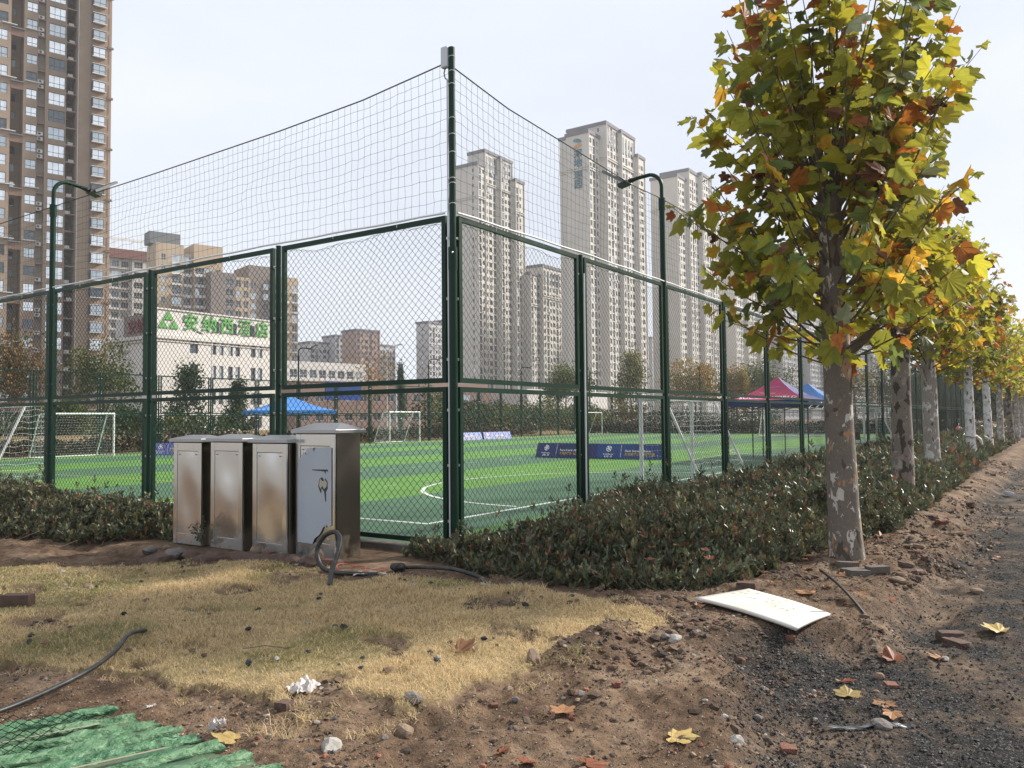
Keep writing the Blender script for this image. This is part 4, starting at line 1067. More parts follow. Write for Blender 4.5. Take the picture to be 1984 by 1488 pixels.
TREES = [('rusty leaved tree at the left edge below the brown tower', 22.2, 60, 10.4, 3.2, 'broad', RUST, 0.22), ('drooping olive tree beside the white hotel side wall', 30.5, 62, 9.2, 3.0, 'droop', OLIVE, 0.22),
         ('bushy conical evergreen in front of the hotel windows', 34.7, 56, 6.0, 2.6, 'cone', DGREEN, 0.22), ('small dark evergreen in front of the hotel entrance', 38.4, 54.3, 5.0, 1.7, 'cone', DGREEN, 0.2),
         ('low dark tree behind the far left goal', 18.3, 44.9, 3.4, 2.2, 'broad', OLIVE, 0.2), ('low green tree left of the conical evergreen', 24.8, 49.5, 3.6, 2.0, 'broad', DGREEN, 0.2),
         ('spindly nearly bare tree above the middle far goal', 68.8, 67.7, 12.2, 3.4, 'droop', GOLD, 0.2), ('slim conifer tip right of the street lamp', 78.7, 71.2, 9.2, 1.2, 'cone', DGREEN, 0.2),
         ('dark leafy tree at the right foot of the shorter cream tower', 83.1, 46.7, 9.8, 3.2, 'broad', OLIVE, 0.28), ('green and gold tree at the foot of the signed tower', 87.8, 39.8, 9.6, 3.7, 'cone', OLIVE + GOLD[:1], 0.28),
         ('golden tree beside the end fence lamp post', 95.2, 34.1, 10, 4.0, 'broad', GOLD, 0.28), ('green tree right of the golden tree behind the pink tent', 96.9, 26.2, 10, 4.2, 'broad', OLIVE, 0.28),
         ('loose yellow tree behind the tent left of the gold and green pair', 90.6, 26.9, 8.3, 2.2, 'broad', GOLD, 0.25), ('thin yellow tree seen right of the big trunk', 98.6, 14.8, 9.6, 4.0, 'droop', GOLD + OLIVE, 0.26),
         ('sparse autumn tree behind the second trunk', 111.6, 13.4, 10.2, 3.6, 'droop', RUST + OLIVE, 0.26), ('dark evergreen past the end of the right fence', 96, 0.9, 6.6, 3.0, 'broad', DGREEN, 0.28),
         ('olive tree far behind the last plane trees', 109, -0.4, 6, 3.5, 'broad', OLIVE, 0.28), ('bright green tree above the far right fence end', 88.2, 3.5, 8.6, 3.0, 'broad', [(0.07, 0.13, 0.04), (0.09, 0.15, 0.05)], 0.28)]
for i, (lab, x, y, h, rx, sh, cols, lf) in enumerate(TREES):
    far_tree(lab, x, y, h, rx, sh, cols, lf, 950 + i, n=1100 if 'bare' in lab else (1800 if 'sparse' in lab or 'thin' in lab else 3600), trunk_f=0.12 if sh == 'cone' or 'low' in lab else 0.28)
def shrub_row(label, p0, p1, h, w, n, cols, seed, lf=0.26):
    g = np.random.default_rng(seed); f = g.random(n); L = math.hypot(p1[0] - p0[0], p1[1] - p0[1])
    d = np.array([(p1[0] - p0[0]) / L, (p1[1] - p0[1]) / L]); off = g.uniform(-w / 2, w / 2, n)
    x = p0[0] + f * L * d[0] - off * d[1]; y = p0[1] + f * L * d[1] + off * d[0]
    top = h * (0.55 + 0.9 * (fbm(f * L * 0.28, off * 0.3, 4, seed) - 0.1)) * (1 - 0.5 * (2 * off / w) ** 2)
    z = -0.15 + top * g.random(n) ** 0.6
    pal = np.array(cols); c = pal[(fbm(f * L * 0.2, off, 2, seed + 1) * len(cols) * 0.999).astype(int).clip(0, len(cols) - 1)] * g.uniform(0.5, 1.3, (n, 1))
    o = link('shrubbery', leaf_quads('shrubbery', np.stack([x, y, z], 1), unit(g.normal(size=(n, 3))), np.full(n, lf) * g.uniform(.6, 1.4, n), np.full(n, lf * .36), c, M['tree_leaf']))
    return tag(o, label, 'shrubs', 'shrub belts beyond the fence', 'stuff')
shrub_row('belt of dark shrubs behind the far fence', (46, 39.5), (80, 39.5), 3.9, 3.5, 15000, DGREEN + OLIVE + [(0.06, 0.045, 0.025)], 41)
shrub_row('low brown shrubs behind the far goals', (8, 37), (60, 37.5), 1.15, 1.8, 9000, [(0.07, 0.045, 0.025), (0.05, 0.05, 0.022), (0.09, 0.06, 0.03)], 42)
shrub_row('dark clipped shrubs behind the end fence', (70, 40), (70, -1), 1.3, 2.2, 13000, [(0.03, 0.035, 0.02), (0.045, 0.04, 0.02), (0.06, 0.04, 0.025)], 43)
shrub_row('tall dark shrubs behind the shorter cream tower trees', (84, 50), (84, 20), 2.8, 3.0, 8000, OLIVE + DGREEN + RUST, 44)
shrub_row('shrubs on the bank at the left behind the far fence', (9, 48), (34, 49), 2.2, 3.0, 6000, OLIVE + DGREEN, 45)
shrub_row('brown undergrowth past the end of the tree row', (72, -9), (110, -3), 2.6, 8.0, 7000, OLIVE + RUST, 46)
shrub_row('distant wood at the end of the tree row', (118, -34), (132, 14), 9.5, 12.0, 13000, OLIVE + DGREEN + RUST, 47, 1.25)
# dry bank rising behind the far fence
bx = np.linspace(-60, 110, 80); by = np.linspace(34.5, 54, 20); BX, BY = np.meshgrid(bx, by, indexing='ij')
BZ = -0.14 + 0.9 * sstep(34.5, 42, BY) * (0.7 + 0.6 * fbm(BX * 0.12, BY * 0.12, 3, 81))
bi = np.arange(80 * 20).reshape(80, 20)
M['bank'] = mat('dry_grass_bank', (0.20, 0.13, 0.065), 0.95, var=(0.12, 0.10, 0.04), vscale=0.6, bump=0.8, bscale=6)
tag(link('dry_bank', np_mesh('dry_bank', np.stack([BX.ravel(), BY.ravel(), BZ.ravel()], 1), np.stack([bi[:-1, :-1].ravel(), bi[1:, :-1].ravel(), bi[1:, 1:].ravel(), bi[:-1, 1:].ravel()], 1), M['bank'], smooth=True)), kind='structure')
ex = np.linspace(67.5, 120, 24); ey = np.linspace(-3, 34.4, 30); BX, BY = np.meshgrid(ex, ey, indexing='ij')
BZ = -0.14 + 1.0 * sstep(69, 80, BX) * (0.7 + 0.6 * fbm(BX * 0.12, BY * 0.12, 3, 82)) * sstep(-3, 3, BY)
bi = np.arange(24 * 30).reshape(24, 30)
tag(link('dry_bank', np_mesh('dry_bank', np.stack([BX.ravel(), BY.ravel(), BZ.ravel()], 1), np.stack([bi[:-1, :-1].ravel(), bi[1:, :-1].ravel(), bi[1:, 1:].ravel(), bi[:-1, 1:].ravel()], 1), M['bank'], smooth=True)), kind='structure')
# ================================================================ BUILDINGS
def pane(name, c, rough, metal): 
    return mat(name, c, rough, metal, var=tuple(x * 0.72 for x in c), vscale=0.35, spec=0.8)
PANE = [pane('bright_glass', (0.92, 0.95, 0.96), 0.06, 0.9), pane('sky_glass', (0.55, 0.60, 0.62), 0.06, 0.9), pane('dim_glass', (0.13, 0.15, 0.165), 0.08, 0.6), pane('dark_glass', (0.035, 0.04, 0.045), 0.1, 0.0)]
M['frame_dark'] = mat('dark_window_frame', (0.06, 0.06, 0.062), 0.5)
M['frame_white'] = mat('white_window_frame', (0.62, 0.62, 0.6), 0.5)
M['frame_grey'] = mat('grey_window_frame', (0.20, 0.20, 0.20), 0.5)
WIN = {}
def window_data(w, h, cols, rows, frame, pn, sill=False, ft=0.06, dep=0.14):
    key = (round(w, 2), round(h, 2), cols, rows, frame, pn, sill, ft, dep)
    if key not in WIN:
        b = MB(); y = dep - 0.03
        for x in (ft / 2, w - ft / 2): b.box((x, y, h / 2), (ft, 0.05, h))
        for z in (ft / 2, h - ft / 2): b.box((w / 2, y, z), (w - 2 * ft, 0.046, ft))
        for i in range(1, cols): b.box((w * i / cols, y, h / 2), (ft * 0.8, 0.042, h - 2 * ft))
        for j in range(1, rows): b.box((w / 2, y, h * (0.36 if rows == 2 else j / rows)), (w - 2 * ft, 0.038, ft * 0.8))
        b.add([(0.01, dep, 0.01), (w - 0.01, dep, 0.01), (w - 0.01, dep, h - 0.01), (0.01, dep, h - 0.01)], [(0, 1, 2, 3)], 1)
        if sill: b.box((w / 2, -0.1, -0.07), (w + 0.3, 0.3, 0.13), 2); b.box((w / 2, -0.06, h + 0.06), (w + 0.2, 0.2, 0.08), 2)
        WIN[key] = b.mesh('window', [M[frame], PANE[pn], M['frame_white']])
    return WIN[key]
def wall_face(b, o, ux, inw, W, H, rects, rev=0.16, m=0):
    us = sorted({0.0, W} | {r[0] for r in rects} | {r[1] for r in rects}); zs = sorted({0.0, H} | {r[2] for r in rects} | {r[3] for r in rects})
    ui = {round(u, 4): i for i, u in enumerate(us)}; zi = {round(z, 4): i for i, z in enumerate(zs)}
    hole = np.zeros((len(us), len(zs)), bool)
    for r in rects: hole[ui[round(r[0], 4)]:ui[round(r[1], 4)], zi[round(r[2], 4)]:zi[round(r[3], 4)]] = True
    o = Vector(o); ux = Vector(ux); inw = Vector(inw); up = Vector((0, 0, 1))
    P = lambda u, z, d=0.0: o + ux * u + up * z + inw * d
    for i in range(len(us) - 1):
        j = 0
        while j < len(zs) - 1:
            if hole[i, j]: j += 1; continue
            k = j
            while k < len(zs) - 1 and not hole[i, k]: k += 1
            b.add([P(us[i], zs[j]), P(us[i + 1], zs[j]), P(us[i + 1], zs[k]), P(us[i], zs[k])], [(0, 1, 2, 3)], m); j = k
    for u0, u1, z0, z1 in rects:
        b.add([P(u0, z0), P(u1, z0), P(u1, z1), P(u0, z1), P(u0, z0, rev), P(u1, z0, rev), P(u1, z1, rev), P(u0, z1, rev)], [(0, 4, 5, 1), (1, 5, 6, 2), (2, 6, 7, 3), (3, 7, 4, 0)], m)
AC_UNIT = MB().box((0, 0, 0.3), (0.75, 0.34, 0.56)).tube([(-0.08, -0.17, 0.3), (-0.08, -0.185, 0.3)], 0.2, 10, 1).mesh('air_conditioner', [M['frame_white'], M['frame_dark']])
def block(root, x, y, W, D, H, wall, front=(), left=(), fh=3.0, z0=0.0, floors=None, cap=None, cap_h=1.2, skip_low=0, pane_w=(2, 3, 3, 2), name='wall', seed=1, ac=0.0):
    """box with near corner (x, y); front face looks to -y, left face to -x (local).
       columns: (u0, width, height, sill, cols, rows, frame, with_sill)"""
    g = random.Random(seed); n = floors or int((H - 1.0) / fh); b = MB(); wins = []
    def rects(cols, Wd):
        out = []
        for c in cols:
            for f in range(skip_low, n):
                zb = z0 + f * fh + c[3]
                if zb + c[2] > H - 0.4: continue
                out.append((c[0], c[0] + c[1], zb, zb + c[2], c))
        return out
    rf = rects(front, W); rl = rects(left, D)
    wall_face(b, (x, y, 0), (1, 0, 0), (0, 1, 0), W, H, [r[:4] for r in rf])
    wall_face(b, (x, y + D, 0), (0, -1, 0), (1, 0, 0), D, H, [r[:4] for r in rl])
    b.add([(x + W, y, 0), (x + W, y + D, 0), (x, y + D, 0), (x + W, y, H), (x + W, y + D, H), (x, y + D, H), (x, y, H)], [(0, 1, 4, 3), (1, 2, 5, 4), (3, 4, 5, 6)])
    w = b.build(name, wall, root)
    for rs, rz in ((rf, 0.0), (rl, rad(-90))):
        for u0, u1, za, zb, c in rs:
            pn = g.choices((0, 1, 2, 3), pane_w)[0]
            d = window_data(c[1], c[2], c[4], c[5], c[6], pn, c[7] if len(c) > 7 else False)
            loc = (x + u0, y, za) if rz == 0 else (x, y + D - u0, za)
            link('window', d, root, loc, rz)
            if ac and rz == 0 and g.random() < ac:
                link('air_conditioner', AC_UNIT, root, (x + u1 + 0.42, y - 0.2, za + g.choice((0.0, 0.3, -0.6))))
    if cap:
        b = MB(); b.box((x + W / 2, y + D / 2, H + cap_h / 2 - 0.3), (W + 0.7, D + 0.7, cap_h)); b.build('roof_cap', cap, root)
    return w

# ---- brown tower on the left
M['brown'] = mat('brown_render', (0.33, 0.25, 0.185), 0.9, var=(0.29, 0.215, 0.16), vscale=0.3, bump=0.15, bscale=8)
M['brown_red'] = mat('reddish_brown_render', (0.235, 0.145, 0.105), 0.9, var=(0.20, 0.125, 0.09), vscale=0.3)
M['niche'] = mat('grey_niche_render', (0.30, 0.26, 0.21), 0.9, var=(0.24, 0.2, 0.16), vscale=0.6)
ROTB = rad(-16.5)
bt = thing('brown_tower', 'tall brown apartment tower at the left edge with bright windows', 'building', (53.1, 134.1, 0), ROTB)
FHB = 2.93; HB = 88.0; ZB = 64.55 - 22 * FHB + FHB * 0        # sill grid from the photographed storeys
ZB = (70.9 - 2.1) % FHB
pw = (5, 4, 1.2, 0.4)
block(bt, -8.0, 0, 9.65, 14, HB, M['brown'], [(-8.0 + 8.6, 1.55, 1.55, 0.9, 2, 2, 'frame_dark'), (3.4, 1.55, 1.55, 0.9, 2, 2, 'frame_dark'), (6.6, 2.6, 1.7, 0.9, 3, 2, 'frame_dark')], [], FHB, ZB, 29, pane_w=pw, seed=3)
block(bt, 1.65, 3.4, 1.83, 8, HB, M['brown'], [(0.5, 0.7, 1.3, 0.9, 1, 1, 'frame_dark')], [], FHB, ZB, 29, pane_w=(0, 1, 3, 3), seed=4)
block(bt, 3.48, 0, 2.0, 12, HB, M['brown'], [(0.37, 1.56, 1.55, 0.9, 2, 2, 'frame_dark')], [], FHB, ZB, 29, pane_w=pw, seed=5)
block(bt, 5.48, 0.75, 1.12, 11, HB, M['niche'], [], [], FHB, ZB, 29, seed=6)
block(bt, 6.6, -0.12, 3.1, 12, HB, M['brown'], [(0.47, 2.47, 2.05, 0.62, 3, 2, 'frame_dark')], [], FHB, ZB, 29, pane_w=(6, 3, .6, .2), seed=7)
block(bt, 9.7, 2.6, 1.5, 9, HB, M['brown_red'], [(0.35, 0.9, 1.5, 0.8, 1, 2, 'frame_dark')], [], FHB, ZB, 29, pane_w=(0, .5, 3, 4), seed=8)
block(bt, 11.2, -2.2, 5.0, 14, HB, M['brown'], [], [], FHB, ZB, 29, seed=9)
# side strip wall and bay windows of the right block
for f in range(29):
    z = ZB + f * FHB
    if z + 2.6 > HB: break
    b = MB(); b.box((14.15, -2.52, z + 1.5), (2.0, 0.64, 1.62), 0)
    bay = b.build('bay_window', M['brown'], bt)
    pn = random.choices((0, 1, 2), (5, 4, 1))[0]
    o = link('pane', window_data(1.9, 1.6, 2, 2, 'frame_dark', pn, True, 0.06, 0.02), bay, (13.2, -2.87, z + 0.7))
    o = link('pane', window_data(0.5, 1.6, 1, 2, 'frame_dark', 1, False, 0.06, 0.02), bay, (13.13, -2.3, z + 0.7), rad(-90))
    # recessed balcony slab and rail
    b = MB(); b.box((10.45, 1.2, z + 0.02), (1.48, 2.7, 0.16)); s = b.build('balcony_slab', M['brown_red'], bt)
    b = MB(); b.box((10.45, -0.12, z + 0.13), (1.48, 0.06, 0.05)); b.build('rail', M['frame_white'], s)
    if random.random() < 0.75:
        b = MB(); b.box((10.1 + random.uniform(0, .5), 0.3, z + 0.42), (0.78, 0.3, 0.55)); b.build('air_conditioner', M['frame_white'], bt)
    # niche floor and air conditioners
    b = MB(); b.box((6.04, 0.4, z + 0.05), (1.1, 0.7, 0.12)); b.build('niche_slab', M['brown'], bt)
    for k in range(random.choice((0, 1, 1, 2))):
        b = MB(); b.box((5.98, 0.42, z + 0.42 + 0.85 * k), (0.82, 0.32, 0.56)); a = b.build('air_conditioner', M['frame_white'], bt)
        MB().tube([(5.9, 0.255, z + 0.42 + 0.85 * k), (5.9, 0.24, z + 0.42 + 0.85 * k)], 0.2, 12).build('fan_grille', M['frame_dark'], a)
    if f % 3 == 1:
        b = MB(); b.box((2.565, 0.12, z - 0.35), (1.82, 0.3, 1.2)); b.build('band', M['brown_red'], bt)
        b = MB(); b.box((2.565, -0.06, z + 0.3), (1.9, 0.5, 0.14)); b.build('ledge', M['frame_grey'], bt)
        for uu, ww in ((0.35, 2.1), (3.7, 2.2)):
            b = MB(); b.box((uu + ww / 2 - (8.0 if False else 0), -0.15, z + 0.75), (ww, 0.4, 0.12)); b.build('ledge', M['frame_white'], bt)
        b = MB(); b.box((15.95, -2.25, z), (1.0, 0.3, 0.35)); b.build('cornice', M['brown_red'], bt)
    b = MB(); b.box((15.75, -2.22, z + 1.2), (0.07, 0.05, 2.2)); b.build('groove_strip', M['brown_red'], bt)
b = MB(); b.tube([(11.12, -2.1, 0), (11.12, -2.1, HB)], 0.06, 8); b.build('downpipe', M['frame_white'], bt)
b = MB(); b.tube([(12.95, -2.27, 0), (12.95, -2.27, HB)], 0.05, 8); b.build('downpipe', M['frame_grey'], bt)

# ---- middle distance flats behind the hotel
M['tan'] = mat('tan_render', (0.46, 0.37, 0.26), 0.9, var=(0.42, 0.33, 0.23), vscale=0.2)
M['orange_tan'] = mat('orange_tan_render', (0.46, 0.35, 0.24), 0.9)
M['taupe'] = mat('taupe_render', (0.25, 0.21, 0.19), 0.9, var=(0.22, 0.185, 0.165), vscale=0.2)
M['offwhite'] = mat('off_white_render', (0.60, 0.58, 0.55), 0.9, var=(0.5, 0.48, 0.46), vscale=0.3)
M['maroon'] = mat('maroon_band', (0.19, 0.075, 0.06), 0.9)
M['slate'] = mat('slate_grey', (0.13, 0.14, 0.155), 0.8)
def bands(root, x, y, W, z0, fh, n, m, dep=0.5, h=0.45, name='balcony_band'):
    me = MB().box((W / 2, 0, 0), (W, dep, h)).mesh(name, m)
    for f in range(n): link(name, me, root, (x, y - dep / 2, z0 + f * fh))
f1 = thing('apartment_block', 'white flats with a maroon band between the brown tower and the tan flats', 'building', (121, 219.9, 0), ROTB)
block(f1, -6, 0, 11.5, 12, 52, M['offwhite'], [(1.0 + 2.6 * k, 2.0, 1.7, 0.9, 3, 1, 'frame_white') for k in range(4)], [], 3.0, 1, pane_w=(0, 2, 4, 3), seed=21)
block(f1, 5.5, -1.0, 7.0, 12, 52, M['offwhite'], [(0.5, 2.4, 1.8, 0.8, 3, 2, 'frame_white'), (3.9, 2.5, 1.8, 0.8, 3, 2, 'frame_white')], [], 3.0, 1, pane_w=(0, 2, 4, 3), seed=22)
b = MB(); b.box((3.2, 5, 50.6), (19, 12.8, 2.6)); b.build('maroon_band', M['maroon'], f1)
bands(f1, -6, 0, 11.4, 1.4, 3.0, 16, M['offwhite'], 0.6, 0.3)
for k in range(7): MB().box((-4 + k * 2.5, 1.5, 54), (0.4, 0.4, 3.2)).build('roof_frame_post', M['white'], f1)
MB().box((3.5, 1.5, 55.4), (18, 0.5, 0.7)).build('roof_frame_beam', M['white'], f1)
f2 = thing('apartment_block', 'tan flats with a dark roof box rising behind the hotel sign', 'building', (122.5, 199.9, 0), ROTB)
block(f2, 0, 0, 7.4, 9, 51.5, M['tan'], [(1.3, 1.2, 1.8, 0.7, 2, 2, 'frame_white'), (4.2, 2.6, 2.0, 0.6, 3, 2, 'frame_white')], [(1.5, 1.2, 1.6, 0.8, 2, 1, 'frame_white')], 3.0, 1, pane_w=(0, 3, 3, 2), seed=23)
block(f2, 7.4, 1.2, 2.6, 8, 49.5, M['offwhite'], [(0.25, 2.1, 2.0, 0.5, 3, 2, 'frame_white')], [], 3.0, 1, pane_w=(0, 3, 3, 2), seed=24)
block(f2, 10.0, -0.6, 8.2, 9, 52.2, M['orange_tan'], [(0.4, 2.5, 2.0, 0.5, 3, 2, 'frame_white'), (3.1, 2.4, 2.0, 0.5, 3, 2, 'frame_white'), (6.3, 1.3, 1.9, 0.6, 2, 2, 'frame_white')], [], 3.0, 1, floors=15, pane_w=(0, 3, 3, 2), seed=25)
bands(f2, 7.3, 1.2, 2.6, 1.2, 3.0, 16, M['white'], 0.9, 0.8); bands(f2, 10.2, -0.6, 5.6, 1.2, 3.0, 15, M['white'], 0.6, 0.8); bands(f2, 4.1, 0, 2.8, 1.2, 3.0, 16, M['white'], 0.4, 0.4)
MB().box((3.3, 6, 53.5), (8.4, 5, 3.4)).build('roof_box', M['slate'], f2)
f3 = thing('apartment_block', 'brown and tan flats behind the right half of the hotel sign', 'building', (136.5, 190.2, 0), ROTB)
block(f3, -3, 0, 7.2, 14, 44.0, M['taupe'], [(4.2, 2.2, 2.0, 0.5, 2, 2, 'frame_white')], [(3, 1.2, 1.5, 0.9, 1, 1, 'frame_white'), (8, 1.2, 1.5, 0.9, 1, 1, 'frame_white')], 3.0, 1, pane_w=(0, 2, 4, 3), seed=26)
block(f3, 4.2, 1.2, 4.6, 12, 43.4, M['tan'], [(0.4, 1.5, 2.0, 0.5, 2, 2, 'frame_white'), (2.6, 1.5, 2.0, 0.5, 2, 2, 'frame_white')], [], 3.0, 1, pane_w=(0, 2, 4, 3), seed=27)
block(f3, 8.8, 2.2, 7.2, 12, 47.5, M['taupe'], [(0.6, 1.6, 1.8, 0.6, 2, 2, 'frame_white'), (4.4, 1.6, 1.8, 0.6, 2, 2, 'frame_white')], [], 3.0, 1, floors=14, pane_w=(0, 2, 4, 3), seed=28)
block(f3, 16.0, 1.0, 7.6, 12, 44.8, M['tan'], [(0.3, 1.9, 2.0, 0.5, 3, 2, 'frame_white'), (2.4, 1.9, 2.0, 0.5, 3, 2, 'frame_white'), (5.7, 1.6, 2.0, 0.5, 2, 2, 'frame_white')], [], 3.0, 1, floors=14, pane_w=(0, 2, 4, 3), seed=29)
bands(f3, 16.1, 1.0, 4.4, 1.2, 3.0, 14, M['white'], 0.5, 0.5); bands(f3, 21.6, 1.0, 1.9, 1.2, 3.0, 14, M['white'], 0.4, 0.4)

# ---- white hotel with the green sign
M['cream'] = mat('cream_wall', (0.62, 0.595, 0.56), 0.85, var=(0.57, 0.545, 0.51), vscale=0.25)
M['signgreen'] = mat('green_sign_letters', (0.09, 0.33, 0.06), 0.5)
M['signred'] = mat('dark_red_sign_letters', (0.16, 0.02, 0.025), 0.5)
ht = thing('hotel_building', 'white four storey hotel with a green letter sign on its parapet', 'building', (55.2, 93.0, 0))
hw = [(4.87, 1.29), (8.24, .84), (9.51, .78), (11.07, .79), (12.31, .81), (15.04, .83), (16.25, .85)]
b = MB(); rf = [(u, u + w, z, z + h) for u, w in hw for z, h in ((0.6, 1.7), (4.05, 1.75), (7.55, 1.95), (11.05, 1.85))]
wall_face(b, (0, 0, 0), (1, 0, 0), (0, 1, 0), 19.7, 13.2, rf, 0.3)
rl = [(u, u + 0.9, z, z + h) for u in (3.0,) for z, h in ((4.05, 1.75), (7.55, 1.95), (11.05, 1.85))]
wall_face(b, (0, 12.0, 0), (0, -1, 0), (1, 0, 0), 12.0, 13.2, rl, 0.3)
b.add([(19.7, 0, 0), (19.7, 12, 0), (0, 12, 0), (19.7, 0, 13.2), (19.7, 12, 13.2), (0, 12, 13.2), (0, 0, 13.2)], [(0, 1, 4, 3), (1, 2, 5, 4), (3, 4, 5, 6)])
b.build('wall', M['cream'], ht)
for u0, u1, za, zb in rf: link('window', window_data(u1 - u0, zb - za, 2 if u1 - u0 > 1 else 1, 2, 'frame_grey', random.choice((1, 1, 2)), False, 0.05, 0.25), ht, (u0, 0, za))
for u0, u1, za, zb in rl: link('window', window_data(u1 - u0, zb - za, 1, 2, 'frame_grey', 2, False, 0.05, 0.25), ht, (0, 12.0 - u0, za), rad(-90))
MB().box((9.75, 6.0, 13.0), (20.3, 12.6, 0.45)).box((9.75, 6.0, 12.45), (19.95, 12.25, 0.12)).build('cornice', M['cream'], ht)
b = MB(); b.box((9.8, 0.6, 14.95), (19.3, 0.5, 3.5)); b.box((9.8, 0.55, 16.8), (19.6, 0.7, 0.2)); b.build('parapet', M['cream'], ht)
MB().box((0.35, 4.5, 14.7), (0.5, 7.3, 3.0)).build('parapet', M['taupe'], ht)
MB().box((3, 9.6, 14.6), (4.5, 3.5, 2.8)).build('stair_head', M['offwhite'], ht)
b = MB()
for cx_, cz_, s_ in ((1.75, 14.25 + 1.15, 1.15), (0.95, 14.25, 1.1), (2.55, 14.25, 1.1)):
    b.add([(cx_ - s_ * .66, 0.2, cz_), (cx_ + s_ * .66, 0.2, cz_), (cx_, 0.2, cz_ + s_), (cx_ - s_ * .66, 0.32, cz_), (cx_ + s_ * .66, 0.32, cz_), (cx_, 0.32, cz_ + s_)], [(0, 1, 2), (3, 5, 4), (0, 3, 4, 1), (1, 4, 5, 2), (2, 5, 3, 0)])
b.build('triangle_logo', M['signgreen'], ht)
for ch, u, w in zip('安纳西酒店', (3.95, 6.9, 9.8, 12.95, 16.05), (2.4, 2.3, 2.3, 2.2, 2.0)):
    o = link('sign_letter', text_mesh('sign_letter', ch, M['signgreen'], 2.45, 0.07, 0.035), ht, (u, 0.24, 14.45)); o.rotation_euler = (rad(90), 0, 0)
for ch, u in zip('安纳西', (7.0, 4.9, 2.8)):
    o = link('sign_letter', text_mesh('sign_letter', ch, M['signred'], 2.0, 0.06, 0.03), ht, (0.0, u, 13.9)); o.rotation_euler = (rad(90), 0, rad(-90))
for u in (9.0, 12.0, 15.2): MB().box((u + 0.35, 0.33, 15.0), (0.75, 0.08, 1.6)).build('dark_opening', PANE[3], ht)

# ---- cream residential towers
M['stone'] = mat('cream_stone', (0.57, 0.54, 0.485), 0.9, var=(0.515, 0.487, 0.437), vscale=0.12)
M['capgrey'] = mat('violet_grey_cap', (0.13, 0.12, 0.14), 0.8)
M['darkpanel'] = mat('dark_panel', (0.10, 0.105, 0.12), 0.5)
def cols_for(W, seed):
    g = random.Random(seed); out = []; u = 0.55
    pat = g.choice((0, 1, 2))
    while u + 1.5 < W:
        q = (len(out) + pat) % 3; w = (2.0, 1.7, 1.2)[q]
        if u + w > W - 0.4: w = W - 0.4 - u
        if w < 0.7: break
        out.append((u, w, (1.8, 2.62, 1.6)[q], (0.75, 0.2, 0.8)[q], 2 if w > 1.3 else 1, (1, 2, 1)[q], 'frame_grey')); u += w + 0.85
    return out
def tower(label, blocks, seed, fh=2.95, rot=0.0, wall='stone'):
    x0, y0 = blocks[0][0], blocks[0][1]
    t = thing('residential_tower', label, 'building', (x0, y0, 0), rot, 'cream residential towers')
    for k, (x, y, W, D, H, lf) in enumerate(blocks):
        W = max(W, 2.0); 
        left = [(D * lf - 0.35, 0.8, 1.4, 0.9, 1, 1, 'frame_grey')] if lf else []
        block(t, x - x0, y - y0, W, D, H, M[wall], cols_for(W, seed + k), left, fh, 0.8, cap=M['capgrey'], skip_low=0, pane_w=(0.5, 1.6, 3, 4.5), seed=seed * 7 + k, ac=0.10 if seed < 76 else 0.0)
        # pilasters and string courses give the facade relief
        for u in ([0.15] + ([W - 0.15] if W > 4 else [])):
            MB().box((x - x0 + u, y - y0 - 0.2, H / 2), (0.34, 0.4, H - 0.5)).build('pilaster', M[wall], t)
        for hz in (H - 13.0, H - 12.2):
            MB().box((x - x0 + W / 2, y - y0 - 0.12, hz), (W + 0.1, 0.5, 0.35)).build('string_course', M[wall], t)
            MB().box((x - x0 - 0.12, y - y0 + D / 2, hz), (0.4, D + 0.1, 0.32)).build('string_course', M[wall], t)
    return t
tb = tower('tall cream tower with blue vertical lettering near its top', [(241.5, 128.7, 8.9, 9.0, 102.3, 0), (249.2, 136.6, 4, 4.2, 106.6, 0.5), (249.8, 140.9, 4, 4.3, 104.8, 0), (250.4, 126.2, 9.9, 16, 107.5, 0.8), (260.3, 125.1, 11.4, 14, 107.0, 0), (271.7, 123.9, 6.2, 14, 100.7, 0)], 51)
# crown slots on the tall middle blocks
def slots(t, x, y, W, H, n):
    for k in range(n):
        MB().box((x + W * (k + 0.7) / (n + 0.4), y - 0.02, H - 4.6), (W / (n * 2.3), 0.12, 6.0)).build('crown_slot', M['darkpanel'], t)
slots(tb, 250.4 - 241.5, 126.2 - 128.7, 9.9, 107.5, 4); slots(tb, 260.3 - 241.5, 125.1 - 128.7, 11.4, 107, 4)
M['logo_teal'] = mat('teal_sign', (0.02, 0.13, 0.17), 0.5); M['logo_orange'] = mat('orange_sign', (0.5, 0.22, 0.03), 0.5)
for k, ch in enumerate('郑地·璞园'):
    o = link('sign_letter', text_mesh('sign_letter', ch, M['logo_teal'], 3.4, 0.1, 0.06), tb, (-0.2, 5.7, 94.0 - (0, 3.3, 5.3, 7.6, 10.9)[k])); o.rotation_euler = (rad(90), 0, rad(-90))
for m_, dz, sg in (('logo_teal', 0.0, 1), ('logo_orange', -1.9, -1)):
    pts = [(-0.25, 4.2 - 1.7 * math.cos(a) , 99.6 + dz + 0.85 * math.sin(a) * (1 if math.sin(a) > 0 else 0.35) * 1.2 - sg * 0.35 * math.cos(a)) for a in np.linspace(0, 2 * math.pi, 20, endpoint=False)]
    MB().add(pts + [(p[0] + 0.2, p[1], p[2]) for p in pts], [tuple(range(20)), tuple(range(39, 19, -1))] + [(i, 20 + i, 20 + (i + 1) % 20, (i + 1) % 20) for i in range(20)]).build('sign_emblem', M[m_], tb)
ta = tower('cream tower standing directly right of the corner pole', [(239.2, 175.3, 5.2, 11.2, 99.0, 0.8), (244.4, 175.6, 9.0, 8, 105.3, 0), (253.4, 174.5, 8.4, 8, 104.7, 0), (261.8, 173.2, 6.6, 9, 97.5, 0)], 61)
